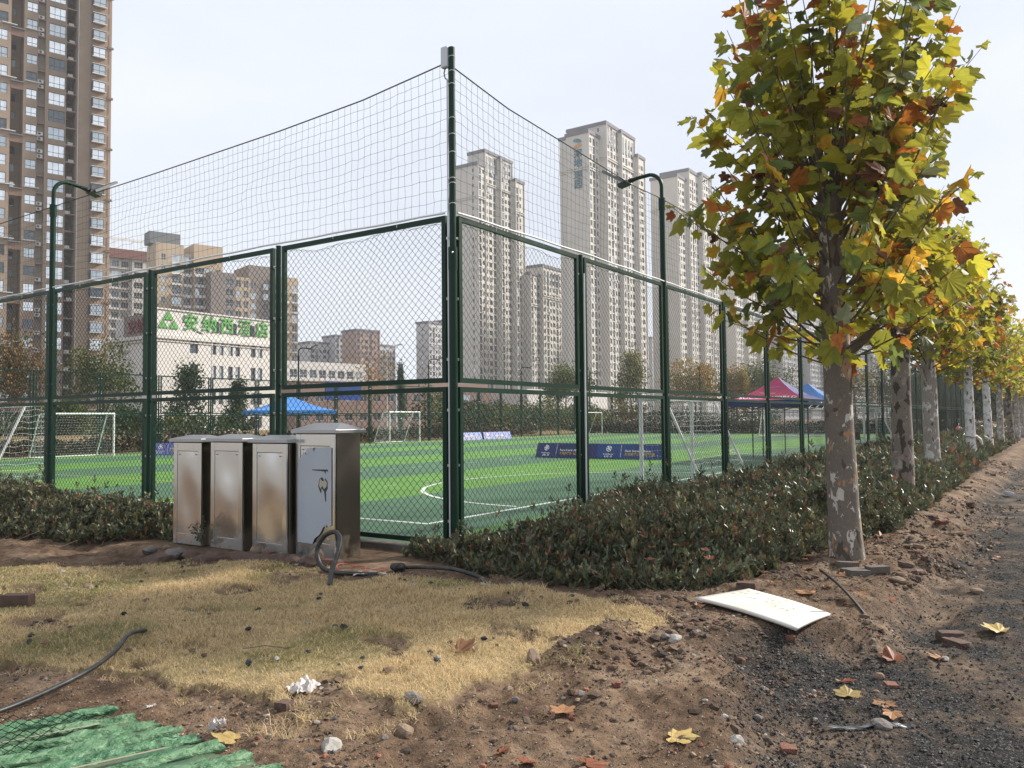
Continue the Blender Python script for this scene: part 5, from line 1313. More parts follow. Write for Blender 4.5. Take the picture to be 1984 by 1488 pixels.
slots(ta, 244.4 - 239.2, 0.3, 9.0, 105.3, 4); slots(ta, 253.4 - 239.2, -0.8, 8.4, 104.7, 4)
ts = tower('shorter cream tower with a dark slotted crown right of the corner panel', [(268.6, 170.8, 7.4, 8, 60.5, 0), (276.0, 169.5, 17.6, 9, 64.6, 0)], 65)
slots(ts, 7.4, -1.3, 17.6, 64.6, 6)
tower('cream tower partly hidden by the left side of the plane tree', [(291.2, 116.3, 9.5, 11.2, 96.7, 0), (300.7, 115.2, 10.5, 12, 101, 0), (311.2, 113.8, 11.4, 12, 101.7, 0), (322.6, 114.5, 10, 12, 97, 0)], 71)
tower('cream tower behind the pink tent left of the trunk', [(362.6, 118.2, 14, 9, 90.2, 0), (376.6, 117, 16, 10, 92, 0), (392.6, 116, 17, 10, 88, 0)], 75)
M['palegrey'] = mat('pale_grey_cladding', (0.42, 0.42, 0.43), 0.8, var=(0.36, 0.36, 0.37), vscale=0.1)
tower('grey glazed tower seen through the fence just left of the big trunk', [(415.4, 111.8, 40, 12, 86, 0), (455.4, 108, 40, 12, 84, 0)], 78, wall='palegrey')
tower('pale grey tower in the haze right of the big trunk', [(500.4, 93.9, 45, 10, 76, 0), (545.4, 92, 45, 10, 70, 0)], 81, wall='palegrey')
tower('distant grey block low between the two tallest cream towers', [(472.1, 209.5, 16.2, 10, 52.5, 0)], 84, wall='palegrey')
tower('lone grey tower left of the corner pole in the haze', [(322.9, 269.6, 14, 8.5, 53, 0.5), (336.9, 268.5, 12, 9, 55, 0)], 87, wall='palegrey')
M['pinkbrown'] = mat('pink_brown_wall', (0.30, 0.2, 0.16), 0.9)
tower('hazy stepped flats over the tall cabinet', [(281.1, 314.3, 14, 12, 42, 0), (293.1, 309, 16, 12, 45.7, 0)], 91, rot=rad(-10), wall='palegrey')
tower('hazy tan flats beside the stepped flats', [(280, 280, 14.1, 12, 45.9, 0)], 93, rot=rad(-10), wall='pinkbrown')
tower('small hazy block right of the hazy tan flats', [(308.7, 291.5, 12, 12, 41, 0)], 94, wall='palegrey')
# ---- low buildings over the far fence
lw = thing('low_building', 'low white building with a row of square windows over the blue tent', 'building', (118, 141, 0), rad(-10))
block(lw, 0, 0, 22, 12, 15.5, M['offwhite'], [(0.8 + 2.6 * k, 1.9, 1.9, 0.9, 2, 2, 'frame_white') for k in range(8)], [], 3.4, 0.6, pane_w=(0, 1, 3, 4), seed=95)
lr = thing('low_building', 'long low pinkish brown building above the middle of the far fence', 'building', (104, 122, 0), rad(-22))
block(lr, 0, 0, 46, 12, 9.8, M['pinkbrown'], [(1 + 3.2 * k, 1.8, 1.6, 1.0, 2, 1, 'frame_white') for k in range(14)], [], 4.0, 0.6, pane_w=(0, 1, 3, 3), seed=96)
lr2 = thing('low_building', 'low brick coloured building behind the dark shrub belt', 'building', (150, 96, 0), rad(0))
block(lr2, 0, 0, 40, 12, 8.5, M['offwhite'], [(1 + 3.2 * k, 1.8, 1.6, 1.0, 2, 1, 'frame_white') for k in range(12)], [(2 + 3 * k, 1.8, 1.6, 1.0, 2, 1, 'frame_white') for k in range(3)], 4.0, 0.6, pane_w=(0, 1, 3, 3), seed=97)
# ================================================================ THINGS ON THE PITCH
def goal(label, loc, rotz, w=3.05, h=1.97, d=1.45, dt=0.6, seed=0, net=True, r=0.045):
    """mouth along local x facing +y; back towards -y"""
    t = thing('football_goal', label, 'goal', loc, rotz, 'white training goals')
    for x in (0, w):
        MB().tube([(x, 0, 0), (x, 0, h)], r, 10).build('post', M['white'], t, True)
        MB().tube([(x, 0, h - 0.01), (x, -dt, h - 0.02)], r * 0.6, 8).build('top_stay', M['white'], t, True)
        MB().tube([(x, -dt, h - 0.02), (x, -d, 0.04)], r * 0.62, 8).build('back_stay', M['white'], t, True)
        MB().tube([(x, 0, 0.03), (x, -d, 0.03)], r * 0.6, 8).build('ground_bar', M['white'], t, True)
    MB().tube([(-r, 0, h), (w + r, 0, h)], r, 10).build('crossbar', M['white'], t, True)
    MB().tube([(0, -d, 0.03), (w, -d, 0.03)], r * 0.6, 8).build('ground_bar', M['white'], t, True)
    if net:
        A, B = [], []; c = 0.13; nu = int(w / c); back = [(0, h), (-dt, h - 0.02)] ; lb = math.hypot(d - dt, h); nv = int((lb + dt) / c)
        def pt(u, v):
            s = v * (lb + dt)
            if s < dt: return (u * w, -s, h - 0.02)
            f = (s - dt) / lb; sag = 0.12 * math.sin(math.pi * f) * math.sin(math.pi * u)
            return (u * w, -dt - (d - dt) * f + sag, (h - 0.02) * (1 - f) + 0.03)
        G = np.array([[pt(i / nu, j / nv) for j in range(nv + 1)] for i in range(nu + 1)])
        G += np.random.default_rng(seed).normal(0, 0.012, G.shape)
        A += [G[:-1].reshape(-1, 3), G[:, :-1].reshape(-1, 3)]; B += [G[1:].reshape(-1, 3), G[:, 1:].reshape(-1, 3)]
        for x in (0, w):                                   # side nets
            for k in range(1, int(h / c)):
                z = h - k * c; yb = -dt - (d - dt) * (k * c / h); n = 6
                P = np.array([(x, yb * i / n, z + 0.02 * math.sin(i * 2 + k)) for i in range(n + 1)]); A.append(P[:-1]); B.append(P[1:])
            for k in range(1, int(d / c)):
                y = -k * c; zt_ = h if -y < dt else h * (1 - (-y - dt) / (d - dt)); n = 8
                P = np.array([(x, y, 0.05 + (zt_ - 0.05) * i / n) for i in range(n + 1)]); A.append(P[:-1]); B.append(P[1:])
        link('net', seg_mesh('net', np.concatenate(A), np.concatenate(B), 0.0024, M['netwhite']), t)
    return t
goal('white goal just inside the right fence with its back to the hedge', (9.2, 1.85, 0), 0, seed=1)
goal('near white goal at the left edge with a slanted side', (1.64, 15.7, 0), rad(-90), w=3.1, seed=2)
goal('white goal at the far left in front of the dry bank', (13.4, 30.6, 0), rad(180), seed=3)
goal('white goal in the middle of the far side above the tall cabinet', (36.4, 31.6, 0), rad(180), w=3.1, h=2.1, seed=4)
goal('farthest white goal at the far corner of the pitch', (64.0, 34.6 - 3.0, 0), rad(180), h=2.1, seed=5, net=False)
goal('white goal on the end line behind the pink tent legs', (57.5, 13.6, 0), rad(-90), w=5.0, h=2.1, d=1.6, seed=6)
goal('white goal by the right fence beyond the tents', (33.0, 1.6, 0), 0, seed=7)

M['navy'] = mat('navy_banner', (0.012, 0.03, 0.16), 0.5, var=(0.01, 0.016, 0.085), vscale=0.7)
M['blueb'] = mat('blue_banner', (0.012, 0.06, 0.28), 0.5, var=(0.01, 0.022, 0.12), vscale=0.5)
M['violet'] = mat('violet_banner', (0.16, 0.15, 0.42), 0.5, var=(0.12, 0.2, 0.5), vscale=0.5)
M['print_white'] = mat('white_print', (0.75, 0.75, 0.76), 0.5); M['print_gold'] = mat('gold_print', (0.55, 0.33, 0.05), 0.5)
M['print_red'] = mat('red_print', (0.45, 0.03, 0.08), 0.5); M['print_teal'] = mat('teal_print', (0.03, 0.2, 0.25), 0.5)
def a_board(label, loc, rotz, w, h, m, d=0.42):
    """triangular sponsor board, printed side on local -y, text runs along +x"""
    t = thing('sponsor_board', label, 'banner', loc, rotz, 'triangular sponsor boards on the pitch')
    b = MB(); b.add([(0, 0, 0), (w, 0, 0), (w, d / 2, h), (0, d / 2, h), (0, d, 0), (w, d, 0)], [(0, 1, 2, 3), (5, 4, 3, 2), (0, 4, 5, 1)], 0)
    b.add([(0, 0, 0), (0, d / 2, h), (0, d, 0), (w, 0, 0), (w, d / 2, h), (w, d, 0)], [(0, 1, 2), (3, 5, 4)], 1)
    b.build('board', [M[m], M['black']], t)
    tilt = math.atan2(h, d / 2); R = Matrix.Rotation(tilt, 4, 'X')
    def on(o, x, s): o.matrix_basis = Matrix.Translation((x, -0.006, 0.004)) @ R @ Matrix.Translation((0, s, 0)); return o
    L = math.hypot(h, d / 2)
    b = MB(); n = 20; c = (0, 0); r = L * 0.2
    b.add([(0, 0, 0)] + [(r * math.cos(a), r * math.sin(a), 0) for a in np.linspace(0, 2 * math.pi, n, endpoint=False)], [(0, i + 1, (i + 1) % n + 1) for i in range(n)], 0)
    for k, mm in enumerate((1, 2, 3, 1, 2)):
        a0 = k * 1.256; q = r * 0.62
        b.add([(math.cos(a0) * q + math.cos(a0 + s) * r * 0.26, math.sin(a0) * q + math.sin(a0 + s) * r * 0.26, 0.002) for s in (0, 1.26, 2.5, 3.8, 5.0)], [(0, 1, 2, 3, 4)], mm)
    on(b.build('ball_emblem', [M['print_white'], M['print_teal'], M['print_red'], M['print_gold']], t), w * 0.17, L * 0.66)
    on(link('lettering', text_mesh('lettering', 'RockSoccer', M['print_white'], L * 0.15, 0.0, 0.002, 'CENTER'), t), w * 0.17, L * 0.25)
    on(link('lettering', text_mesh('lettering', '启克体育', M['print_white'], L * 0.14, 0.0, 0.002, 'CENTER'), t), w * 0.17, L * 0.09)
    on(MB().add([(-.008, 0, 0), (.008, 0, 0), (.008, L * .86, 0), (-.008, L * .86, 0)], [(0, 1, 2, 3)]).build('divider', M['print_white'], t), w * 0.345, L * 0.07)
    on(link('lettering', text_mesh('lettering', 'Rock Soccer Alliance', M['print_white'], L * 0.2, 0.0, 0.003), t), w * 0.40, L * 0.45)
    on(link('lettering', text_mesh('lettering', '启克体育少儿足球联盟', M['print_gold'], L * 0.2, 0.0, 0.004), t), w * 0.40, L * 0.22)
    return t
a_board('dark navy sponsor board seen just left of the first right fence post', (20.33, 11.75, 0), rad(-90 - 4), 2.88, 0.56, 'navy')
a_board('brighter blue sponsor board behind the near goal post', (20.1, 8.84, 0), rad(-90 + 4), 2.88, 0.56, 'blueb')
a_board('violet blue sponsor board on the far side left of the corner pole', (40.0, 31.3, 0), rad(-10), 2.9, 0.56, 'violet')
a_board('violet blue sponsor board on the far side right of the corner pole', (43.1, 30.8, 0), rad(-12), 2.9, 0.56, 'violet')
a_board('violet sponsor board beside the lowest left cabinet', (15.1, 30.2, 0), rad(-55), 2.0, 0.56, 'violet')

M['pink'] = mat('pink_canopy', (0.50, 0.03, 0.13), 0.6, var=(0.42, 0.025, 0.11), vscale=2)
M['purple'] = mat('purple_canopy', (0.10, 0.085, 0.30), 0.6, var=(0.08, 0.07, 0.25), vscale=2)
M['blue'] = mat('blue_canopy', (0.06, 0.22, 0.56), 0.6, var=(0.05, 0.18, 0.48), vscale=2)
M['dkblue'] = mat('dark_blue_valance', (0.015, 0.03, 0.16), 0.6)
M['black_metal'] = mat('black_metal', (0.015, 0.015, 0.016), 0.4)
def tent(label, loc, rotz, W, D, eave, peak, m_left, m_front, valance, text=None):
    t = thing('canopy_tent', label, 'tent', loc, rotz, 'pop up canopy tents')
    n = 10; c = Vector((W / 2, D / 2, peak))
    def side(p, q, mm):
        p = Vector((*p, eave)); q = Vector((*q, eave)); vs = []; fs = []
        for i in range(n + 1):
            f = i / n
            for j in range(n + 1):
                g = j / n; e = p.lerp(q, g); k = f ** 1.55; v = e.lerp(c, f); v.z = eave + (peak - eave) * (0.35 * f + 0.65 * k * f ** 0.3) - 0.05 * math.sin(math.pi * g) * (1 - f); vs.append(v)
        for i in range(n):
            for j in range(n): a = i * (n + 1) + j; fs.append((a, a + 1, a + n + 2, a + n + 1))
        return MB().add(vs, fs).build('canopy_panel', mm, t, True)
    cs = [(0, 0), (W, 0), (W, D), (0, D)]
    ms = [m_front, m_front, m_front, m_left]
    for k in range(4): side(cs[k], cs[(k + 1) % 4], M[ms[k]])
    for k in range(4):
        p, q = cs[k], cs[(k + 1) % 4]
        MB().add([(*p, eave - 0.2), (*q, eave - 0.2), (*q, eave), (*p, eave)], [(0, 1, 2, 3)]).build('valance', M[valance], t)
        MB().box((p[0] + (0.03 if p[0] == 0 else -0.03), p[1] + (0.03 if p[1] == 0 else -0.03), (eave - 0.05) / 2), (0.035, 0.035, eave - 0.05)).build('leg', M['black_metal'], t)
        for s in range(3):
            a = Vector((*p, eave - 0.3)).lerp(Vector((*q, eave - 0.3)), s / 3); bq = Vector((*p, eave - 0.3)).lerp(Vector((*q, eave - 0.3)), (s + 1) / 3)
            MB().tube([a, bq + Vector((0, 0, 0.22))], 0.012, 4).build('truss', M['black_metal'], t); MB().tube([a + Vector((0, 0, 0.22)), bq], 0.012, 4).build('truss', M['black_metal'], t)
    return t
tt = tent('pink and purple canopy tent behind the right fence', (19.95, 0.85, 0), 0, 2.75, 2.75, 2.1, 2.95, 'pink', 'purple', 'dkblue')
sl = math.atan2(0.42, 1.0)
o = link('lettering', text_mesh('lettering', 'SOCCERWORLD', M['print_white'], 0.26, 0.0, 0.006, 'CENTER'), tt); o.matrix_basis = Matrix.Translation((0.05, 1.37, 2.155)) @ Matrix.Rotation(rad(-90), 4, 'Z') @ Matrix.Rotation(rad(26), 4, 'X')
def swoosh(x, y, z, m, fl, s=1.0):
    pts = [(0.5 * math.cos(a) * s, 0.16 * math.sin(a) * s * (0.4 + 0.6 * math.cos(a / 2)), 0) for a in np.linspace(0.2, 5.6, 14)]; q = [(p[0] * 0.72 + 0.03, p[1] * 0.45, 0) for p in pts]
    oo = MB().add(pts + q, [(i, i + 1, 15 + i, 14 + i) for i in range(13)]).build('emblem', M[m], tt); oo.matrix_basis = Matrix.Translation((x, y, z)) @ Matrix.Rotation(rad(-90), 4, 'Z') @ Matrix.Rotation(rad(30), 4, 'X') @ Matrix.Rotation(rad(fl), 4, 'Z')
swoosh(0.33, 1.42, 2.36, 'print_gold', 170, 0.6); swoosh(0.5, 1.3, 2.52, 'violet', 20, 0.5)
tent('blue canopy tent beside the pink one behind the big trunk', (23.9, 0.85, 0), 0, 3.1, 2.75, 2.1, 2.85, 'blue', 'blue', 'dkblue')
tent('bright blue canopy tent above the third low cabinet on the far side', (19.6, 28.3, 0), rad(-25), 4.3, 2.9, 2.12, 2.98, 'blue', 'blue', 'blue')
def chair(label, loc, rotz):
    t = thing('folding_chair', label, 'chair', loc, rotz, 'folding chairs by the right fence')
    for x in (0, 0.5):
        MB().tube([(x, 0.0, 0.0), (x, 0.25, 0.45), (x, 0.42, 0.92)], 0.014, 6).build('leg', M['black_metal'], t, True)
        MB().tube([(x, 0.5, 0.0), (x, 0.25, 0.25), (x, 0.0, 0.46)], 0.014, 6).build('leg', M['black_metal'], t, True)
        MB().tube([(x, 0.36, 0.7), (x, 0.1, 0.68), (x, -0.02, 0.62)], 0.013, 6).build('armrest', M['black_metal'], t, True)
    MB().box((0.25, 0.2, 0.44), (0.5, 0.44, 0.02)).build('seat', M['black'], t); MB().box((0.25, 0.40, 0.75), (0.5, 0.02, 0.34), 0, Matrix.Rotation(rad(-20), 3, 'X')).build('backrest', M['black'], t)
chair('dark folding chair inside the right fence just past the big trunk', (25.4, 0.5, 0), rad(100))
chair('dark folding chair inside the right fence, the farther of two', (26.9, 0.5, 0), rad(80))
M['redbag'] = mat('red_cloth', (0.35, 0.03, 0.04), 0.8, var=(0.5, 0.2, 0.2), vscale=6)
rb = thing('kit_bag', 'red and pink bag lying at the far right fence foot', 'bag', (53.0, -0.45, 0.35))
V = ICO_V * np.array([0.55, 0.3, 0.28]) * np.random.default_rng(4).uniform(.8, 1.2, (12, 1)) + np.array([0, 0, .2]); o = link('bag', np_mesh('bag', V, ICO_F, M['redbag']), rb); md = o.modifiers.new('sub', 'SUBSURF'); md.levels = md.render_levels = 2
MB().tube([(-.3, 0, .35), (-.1, 0, .6), (.15, 0, .6), (.3, 0, .35)], 0.025, 6).build('strap', M['black'], rb, True)
wb = thing('angled_sheet', 'small white angled panel leaning at the far right fence foot', 'panel', (55.6, -0.5, 0.3))
MB().box((0, 0, 0.3), (0.5, 0.05, 0.12)).box((0.12, 0, 0.05), (0.14, 0.05, 0.6), 0, Matrix.Rotation(rad(20), 3, 'Y')).build('sheet', M['white'], wb)

# street lamps and poles beyond the pitch
def street_lamp(label, x, y, h, arm, rotz, r=0.07):
    t = thing('street_lamp', label, 'street lamp', (x, y, -0.15), rotz, 'street lamps beyond the pitch')
    MB().tube([(0, 0, 0), (0, 0, h * 0.6), (0, 0, h)], [r, r * 0.8, r * 0.6], 8).build('pole', M['white'], t, True)
    MB().tube([(0, 0, h - 0.1), (arm * 0.5, 0, h + 0.35), (arm, 0, h + 0.5)], r * 0.5, 6).build('arm', M['white'], t, True)
    MB().box((arm + 0.3, 0, h + 0.5), (0.8, 0.25, 0.14), 0, Matrix.Rotation(rad(-8), 3, 'Y')).build('lamp_head', M['slate'], t)
street_lamp('white street lamp in front of the hotel wall', 44.5, 66.5, 10.2, 1.8, rad(200))
street_lamp('white street lamp pole in the gap over the middle far goal', 73.9, 69.3, 11.5, 1.6, rad(-20))
for lab, x, y, h in (('pale utility pole behind the tall cabinet', 41.5, 38.5, 4.2), ('pale utility pole right of the farthest goal', 92, 34.5, 4.5)):
    MB_ = MB(); MB_.tube([(0, 0, 0), (0, 0, h)], [0.16, 0.13], 10)
    tp = thing('utility_pole', lab, 'pole', (x, y, -0.15)); MB_.build('shaft', M['concrete'] if False else M['palegrey'], tp, True); MB().box((0, 0, h), (0.4, 0.4, 0.08)).build('cap', M['palegrey'], tp)
sg = thing('notice_plate', 'white notice plate on the far fence at the left edge', 'sign', (1.6 + 2 * S + 1.0, PY + 0.1, 3.45)); MB().box((0, 0, 0.25), (0.9, 0.03, 0.62)).build('plate', M['white'], sg)
MB().box((0, 0.04, 0.25), (0.12, 0.05, 0.7)).build('bracket', M['green'], sg)
bb = thing('billboard', 'dark blue billboard above the far fence behind the blue tent', 'billboard', (38.5, 43.5, 0), rad(-12)); MB().box((1.8, 0, 4.0), (3.4, 0.15, 1.5)).build('board', M['blueb'], bb)
for x in (0.4, 3.2): MB().tube([(x, 0.1, -0.15), (x, 0.1, 4)], 0.06, 6).build('post', M['frame_grey'], bb)

# ================================================================ FOREGROUND LITTER AND TOOLS
def on_ground(x, y, dz=0.0): return (x, y, gz(x, y) + dz)
# white board with faint handwriting
M['board'] = mat('white_board', (0.66, 0.63, 0.57), 0.6, var=(0.55, 0.51, 0.44), vscale=3)
M['ink'] = mat('faded_ink', (0.30, 0.29, 0.27), 0.7)
bd = thing('white_board', 'white board with faint handwriting lying on the soil by the hedge', 'board', (-0.8, -3.9, 0))
cn = [Vector((-1.39, -4.33, 0)), Vector((-0.70, -4.42, 0)), Vector((-0.23, -3.60, 0)), Vector((-0.89, -3.34, 0))]
zc = [gz(c.x, c.y) for c in cn]; zmax = max(gz(*(cn[0].lerp(cn[1], u_).lerp(cn[3].lerp(cn[2], u_), v_)).xy) + 0.02 * (1 - v_) ** 2 + 0.03 * (1 - v_) * u_ * u_ for u_ in np.linspace(0, 1, 8) for v_ in np.linspace(0, 1, 8)) + 0.016
nb = 14; vs = []
for i in range(nb + 1):
    for j in range(nb + 1):
        u, v = i / nb, j / nb
        p = cn[0].lerp(cn[1], u).lerp(cn[3].lerp(cn[2], u), v)
        z = max(zmax - 0.02 * (1 - v) ** 2 - 0.03 * (1 - v) * u * u + 0.012 * math.sin(3 * v + u), -5) ; vs.append((p.x + 0.8, p.y + 3.9, z))
fs = [(i * (nb + 1) + j, (i + 1) * (nb + 1) + j, (i + 1) * (nb + 1) + j + 1, i * (nb + 1) + j + 1) for i in range(nb) for j in range(nb)]
o = MB().add(vs, fs).build('sheet', M['board'], bd, True); md = o.modifiers.new('solid', 'SOLIDIFY'); md.thickness = 0.022; md.offset = -1
g = random.Random(5); ink = MB()
def bp(u, v):
    i = min(int(u * nb), nb - 1); j = min(int(v * nb), nb - 1); p = cn[0].lerp(cn[1], u).lerp(cn[3].lerp(cn[2], u), v)
    fu, fv = u * nb - i, v * nb - j; q = lambda a, c: vs[a * (nb + 1) + c][2]
    z = (q(i, j) * (1 - fu) + q(i + 1, j) * fu) * (1 - fv) + (q(i, j + 1) * (1 - fu) + q(i + 1, j + 1) * fu) * fv
    return Vector((p.x + 0.8, p.y + 3.9, z + 0.0035))
for row_ in range(3):
    for k in range(11):
        v0 = 0.9 - 0.067 * k; u0 = 0.55 + 0.14 * row_ - (0.0 if k < 8 else 0.1)
        if g.random() < (0.1, 0.3, 0.65)[row_] : continue
        for s in range(g.randint(3, 5)):
            a = bp(u0 + g.uniform(0, .085), v0 + g.uniform(0, .045)); c = bp(min(.98, u0 + g.uniform(0, .085)), v0 + g.uniform(0, .045))
            if (c - a).length < 0.012: continue
            d = (c - a).normalized(); nn = Vector((-d.y, d.x, 0)) * 0.0022
            ink.add([a - nn, c - nn, c + nn, a + nn], [(0, 1, 2, 3)])
ink.build('handwriting', M['ink'], bd)
a = bp(0.75, 0.12); c = bp(0.98, 0.05); ink2 = MB(); ink2.tube([a, a.lerp(c, .5) + Vector((.02, 0, 0)), c], 0.004, 4); ink2.build('crack', M['ink'], bd)

def hose(label, pts, r, m='hose', name='hose', ribs=False, n=10):
    P = [Vector(p) for p in pts]; S_ = []
    for i in range(len(P) - 1):
        p0 = P[max(i - 1, 0)]; p1 = P[i]; p2 = P[i + 1]; p3 = P[min(i + 2, len(P) - 1)]
        for k in range(8):
            t_ = k / 8
            S_.append(0.5 * ((2 * p1) + (-p0 + p2) * t_ + (2 * p0 - 5 * p1 + 4 * p2 - p3) * t_ ** 2 + (-p0 + 3 * p1 - 3 * p2 + p3) * t_ ** 3))
    S_.append(P[-1])
    rr = [r * (1 + (0.12 if i % 2 else -0.05) * ribs) for i in range(len(S_))]
    o = MB().tube(S_, rr, n).build(name, M[m], None, True)
    return tag(o, label, 'hose')
hose('thick black hose standing in a loop before the tall cabinet', [on_ground(-1.95, 0.05, 0.0), on_ground(-1.78, 0.20, 0.10), (-1.60, 0.30, 0.16), (-1.47, 0.40, 0.28), (-1.44, 0.52, 0.34), (-1.46, 0.66, 0.28), (-1.50, 0.72, 0.14), (-1.52, 0.66, 0.0), (-1.53, 0.52, -0.06), on_ground(-1.5, 0.25, 0.02), on_ground(-1.42, -0.1, 0.02)], 0.026)
hose('black hose lying at the foot of the hedge near the corner', [on_ground(-1.05, 0.0, .02), on_ground(-0.98, -0.35, .04), on_ground(-0.92, -0.7, .06), on_ground(-0.95, -1.05, .05), on_ground(-1.12, -1.32, .02)], 0.022)
hose('dusty black cable running from the green bundle onto the dry grass', [on_ground(-5.85, -1.12, .03), on_ground(-5.4, -1.0, .03), on_ground(-4.95, -0.92, .04), on_ground(-4.6, -0.68, .05), on_ground(-4.35, -0.45, .06), on_ground(-4.13, -0.30, .03)], 0.015)
ca, cb = Vector(on_ground(0.55, -4.05, .07)), Vector(on_ground(-0.45, -4.72, -.03))
if ca.z < cb.z + .2: ca.z = cb.z + .26
bow = lambda f, o_: tuple(ca.lerp(cb, f) + Vector((0.02 * o_, 0.02 * o_, .05 * math.sin(math.pi * f) + .012 * o_)))
hose('thin straight black cable leaning out of the soil beside the white board', [bow(f, 0) for f in (0, .15, .4, .7, 1)], 0.013, 'black', 'leaning_cable', n=6)
hose('second thinner strand lying along the leaning black cable', [bow(f, 1) for f in (.03, .15, .4, .7, .97)], 0.010, 'black', 'cable_strand', n=6)
M['redwire'] = mat('red_wire', (0.45, 0.07, 0.04), 0.5)
pts = [(-1.42 + 0.13 * math.cos(a) + 0.02 * a, 0.42 - 0.26 * math.sin(a) - 0.03 * a, gz(-1.42, 0.42) + 0.03 + 0.03 * math.sin(a * 1.7)) for a in np.linspace(0, 9, 12)]
hose('thin red wire coiled on the ground by the tall cabinet', pts, 0.004, 'redwire', 'red_wire', n=5)
# ribbed black cap and white plastic scraps
cp = thing('ribbed_cap', 'ribbed black plastic cap lying beside the white scraps', 'pipe cap', on_ground(-1.15, -0.12, 0.03), rad(70))
MB().tube([(-0.09, 0, 0)] + [(-0.09 + 0.02 * i, 0, 0.01) for i in range(1, 10)], [0.03] + [0.065 - 0.004 * i + (0.008 if i % 2 else 0) for i in range(1, 10)], 12).build('cap', M['black'], cp)
M['scrap'] = mat('white_plastic_scrap', (0.66, 0.63, 0.6), 0.5, var=(0.5, 0.45, 0.42), vscale=9, transl=0.2)
def crumple(name, label, x, y, sx, sy, h, m, seed, cat='litter', rot=0.0, sub=10):
    g_ = np.random.default_rng(seed); vs = []; fs = []
    for i in range(sub + 1):
        for j in range(sub + 1):
            u, v = i / sub - .5, j / sub - .5; r = 1 + 0.5 * (float(vnoise(np.array([math.atan2(v, u) * 2 + 9]), np.array([seed * 1.0]), seed)[0]) - .5)
            X = u * sx * r; Y = v * sy * r; Z = h * float(fbm(np.array([u * 5 + 3]), np.array([v * 5 + seed]), 3, seed)[0]) + g_.normal(0, h * .08)
            ca, sa = math.cos(rot), math.sin(rot); xx, yy = X * ca - Y * sa, X * sa + Y * ca
            vs.append((xx, yy, gz(x + xx, y + yy) - gz(x, y) + Z))
    for i in range(sub):
        for j in range(sub): a_ = i * (sub + 1) + j; fs.append((a_, a_ + sub + 1, a_ + sub + 2, a_ + 1))
    o = MB().add(vs, fs).build(name, M[m] if isinstance(m, str) else m, None, False, (x, y, gz(x, y)))
    return tag(o, label, cat)
crumple('plastic_scrap', 'torn white plastic scrap by the red wire at the tall cabinet', -1.42, 0.0, 0.34, 0.10, 0.05, 'scrap', 3, rot=1.9)
crumple('plastic_scrap', 'crumpled whitish bag on the dry grass near the bottom', -4.35, -2.28, 0.17, 0.14, 0.07, 'scrap', 5)
crumple('plastic_scrap', 'small upright white shard at the bottom left soil edge', -5.0, -2.35, 0.05, 0.09, 0.09, 'scrap', 6, rot=.6)
crumple('plastic_scrap', 'small white scrap on the soil under the dry grass edge', -4.98, -1.72, 0.05, 0.04, 0.02, 'scrap', 7)
M['film'] = mat('clear_film', (0.25, 0.26, 0.27), 0.35, var=(0.08, 0.08, 0.08), vscale=14)
crumple('plastic_strip', 'torn clear plastic strip lying on the gravel at bottom right', -2.55, -5.05, 0.46, 0.035, 0.035, 'film', 9, rot=-.9, sub=12)
# plastic bottle far right
bo_ = thing('plastic_bottle', 'clear plastic bottle lying on the track beyond the tree', 'bottle', on_ground(13.4, -5.0, 0.06), rad(25))
MB().tube([(-.2, 0, 0), (-.19, 0, 0), (.08, 0, 0), (.14, 0, 0), (.19, 0, 0)], [.02, .055, .055, .045, .018], 12).build('body', mat('pale_bottle', (.5, .53, .58), .15, alpha=.6), bo_, True)
MB().tube([(.19, 0, 0), (.22, 0, 0)], .02, 10).build('bottle_cap', M['white'], bo_)
# white rag tied to the fourth tree
rg = bpy.data.objects['plane_tree.003']
MB().tube([(0.16 * math.cos(a), 0.16 * math.sin(a), 0.9 + 0.02 * math.sin(3 * a)) for a in np.linspace(0, 6.28, 14)], 0.035, 5, caps=False).tube([(0.1, -0.14, 0.9), (0.18, -0.26, 0.78), (0.16, -0.32, 0.6)], [.05, .06, .03], 5).build('white_rag', M['scrap'], rg)

# bricks, stones and pavers
def rough_block(name, size, mtl, seed, chip=0.12):
    g_ = np.random.default_rng(seed); n = 3; b_ = MB()
    vs = {}; V = []; F = []
    def vid(i, j, k):
        if (i, j, k) not in vs:
            p = np.array([i / n - .5, j / n - .5, k / n - .5]); e = sum(c in (0, n) for c in (i, j, k))
            p = p * (1 - chip * (e >= 2) * g_.random()) + g_.normal(0, chip * 0.12, 3); vs[(i, j, k)] = len(V); V.append(tuple(p * np.array(size)))
        return vs[(i, j, k)]
    for a in range(n):
        for c in range(n):
            F += [(vid(a, c, 0), vid(a, c + 1, 0), vid(a + 1, c + 1, 0), vid(a + 1, c, 0)), (vid(a, c, n), vid(a + 1, c, n), vid(a + 1, c + 1, n), vid(a, c + 1, n)),
                  (vid(a, 0, c), vid(a + 1, 0, c), vid(a + 1, 0, c + 1), vid(a, 0, c + 1)), (vid(a, n, c), vid(a, n, c + 1), vid(a + 1, n, c + 1), vid(a + 1, n, c)),
                  (vid(0, a, c), vid(0, a, c + 1), vid(0, a + 1, c + 1), vid(0, a + 1, c)), (vid(n, a, c), vid(n, a + 1, c), vid(n, a + 1, c + 1), vid(n, a, c + 1))]
    return MB().add(V, F).mesh(name, mtl)
M['brick'] = mat('brick_red', (0.20, 0.08, 0.05), 0.9, var=(0.13, 0.065, 0.045), vscale=14, bump=.5, bscale=60)
M['brickdull'] = mat('dull_brick', (0.12, 0.075, 0.055), 0.95, var=(0.08, 0.05, 0.04), vscale=14, bump=.5, bscale=60)
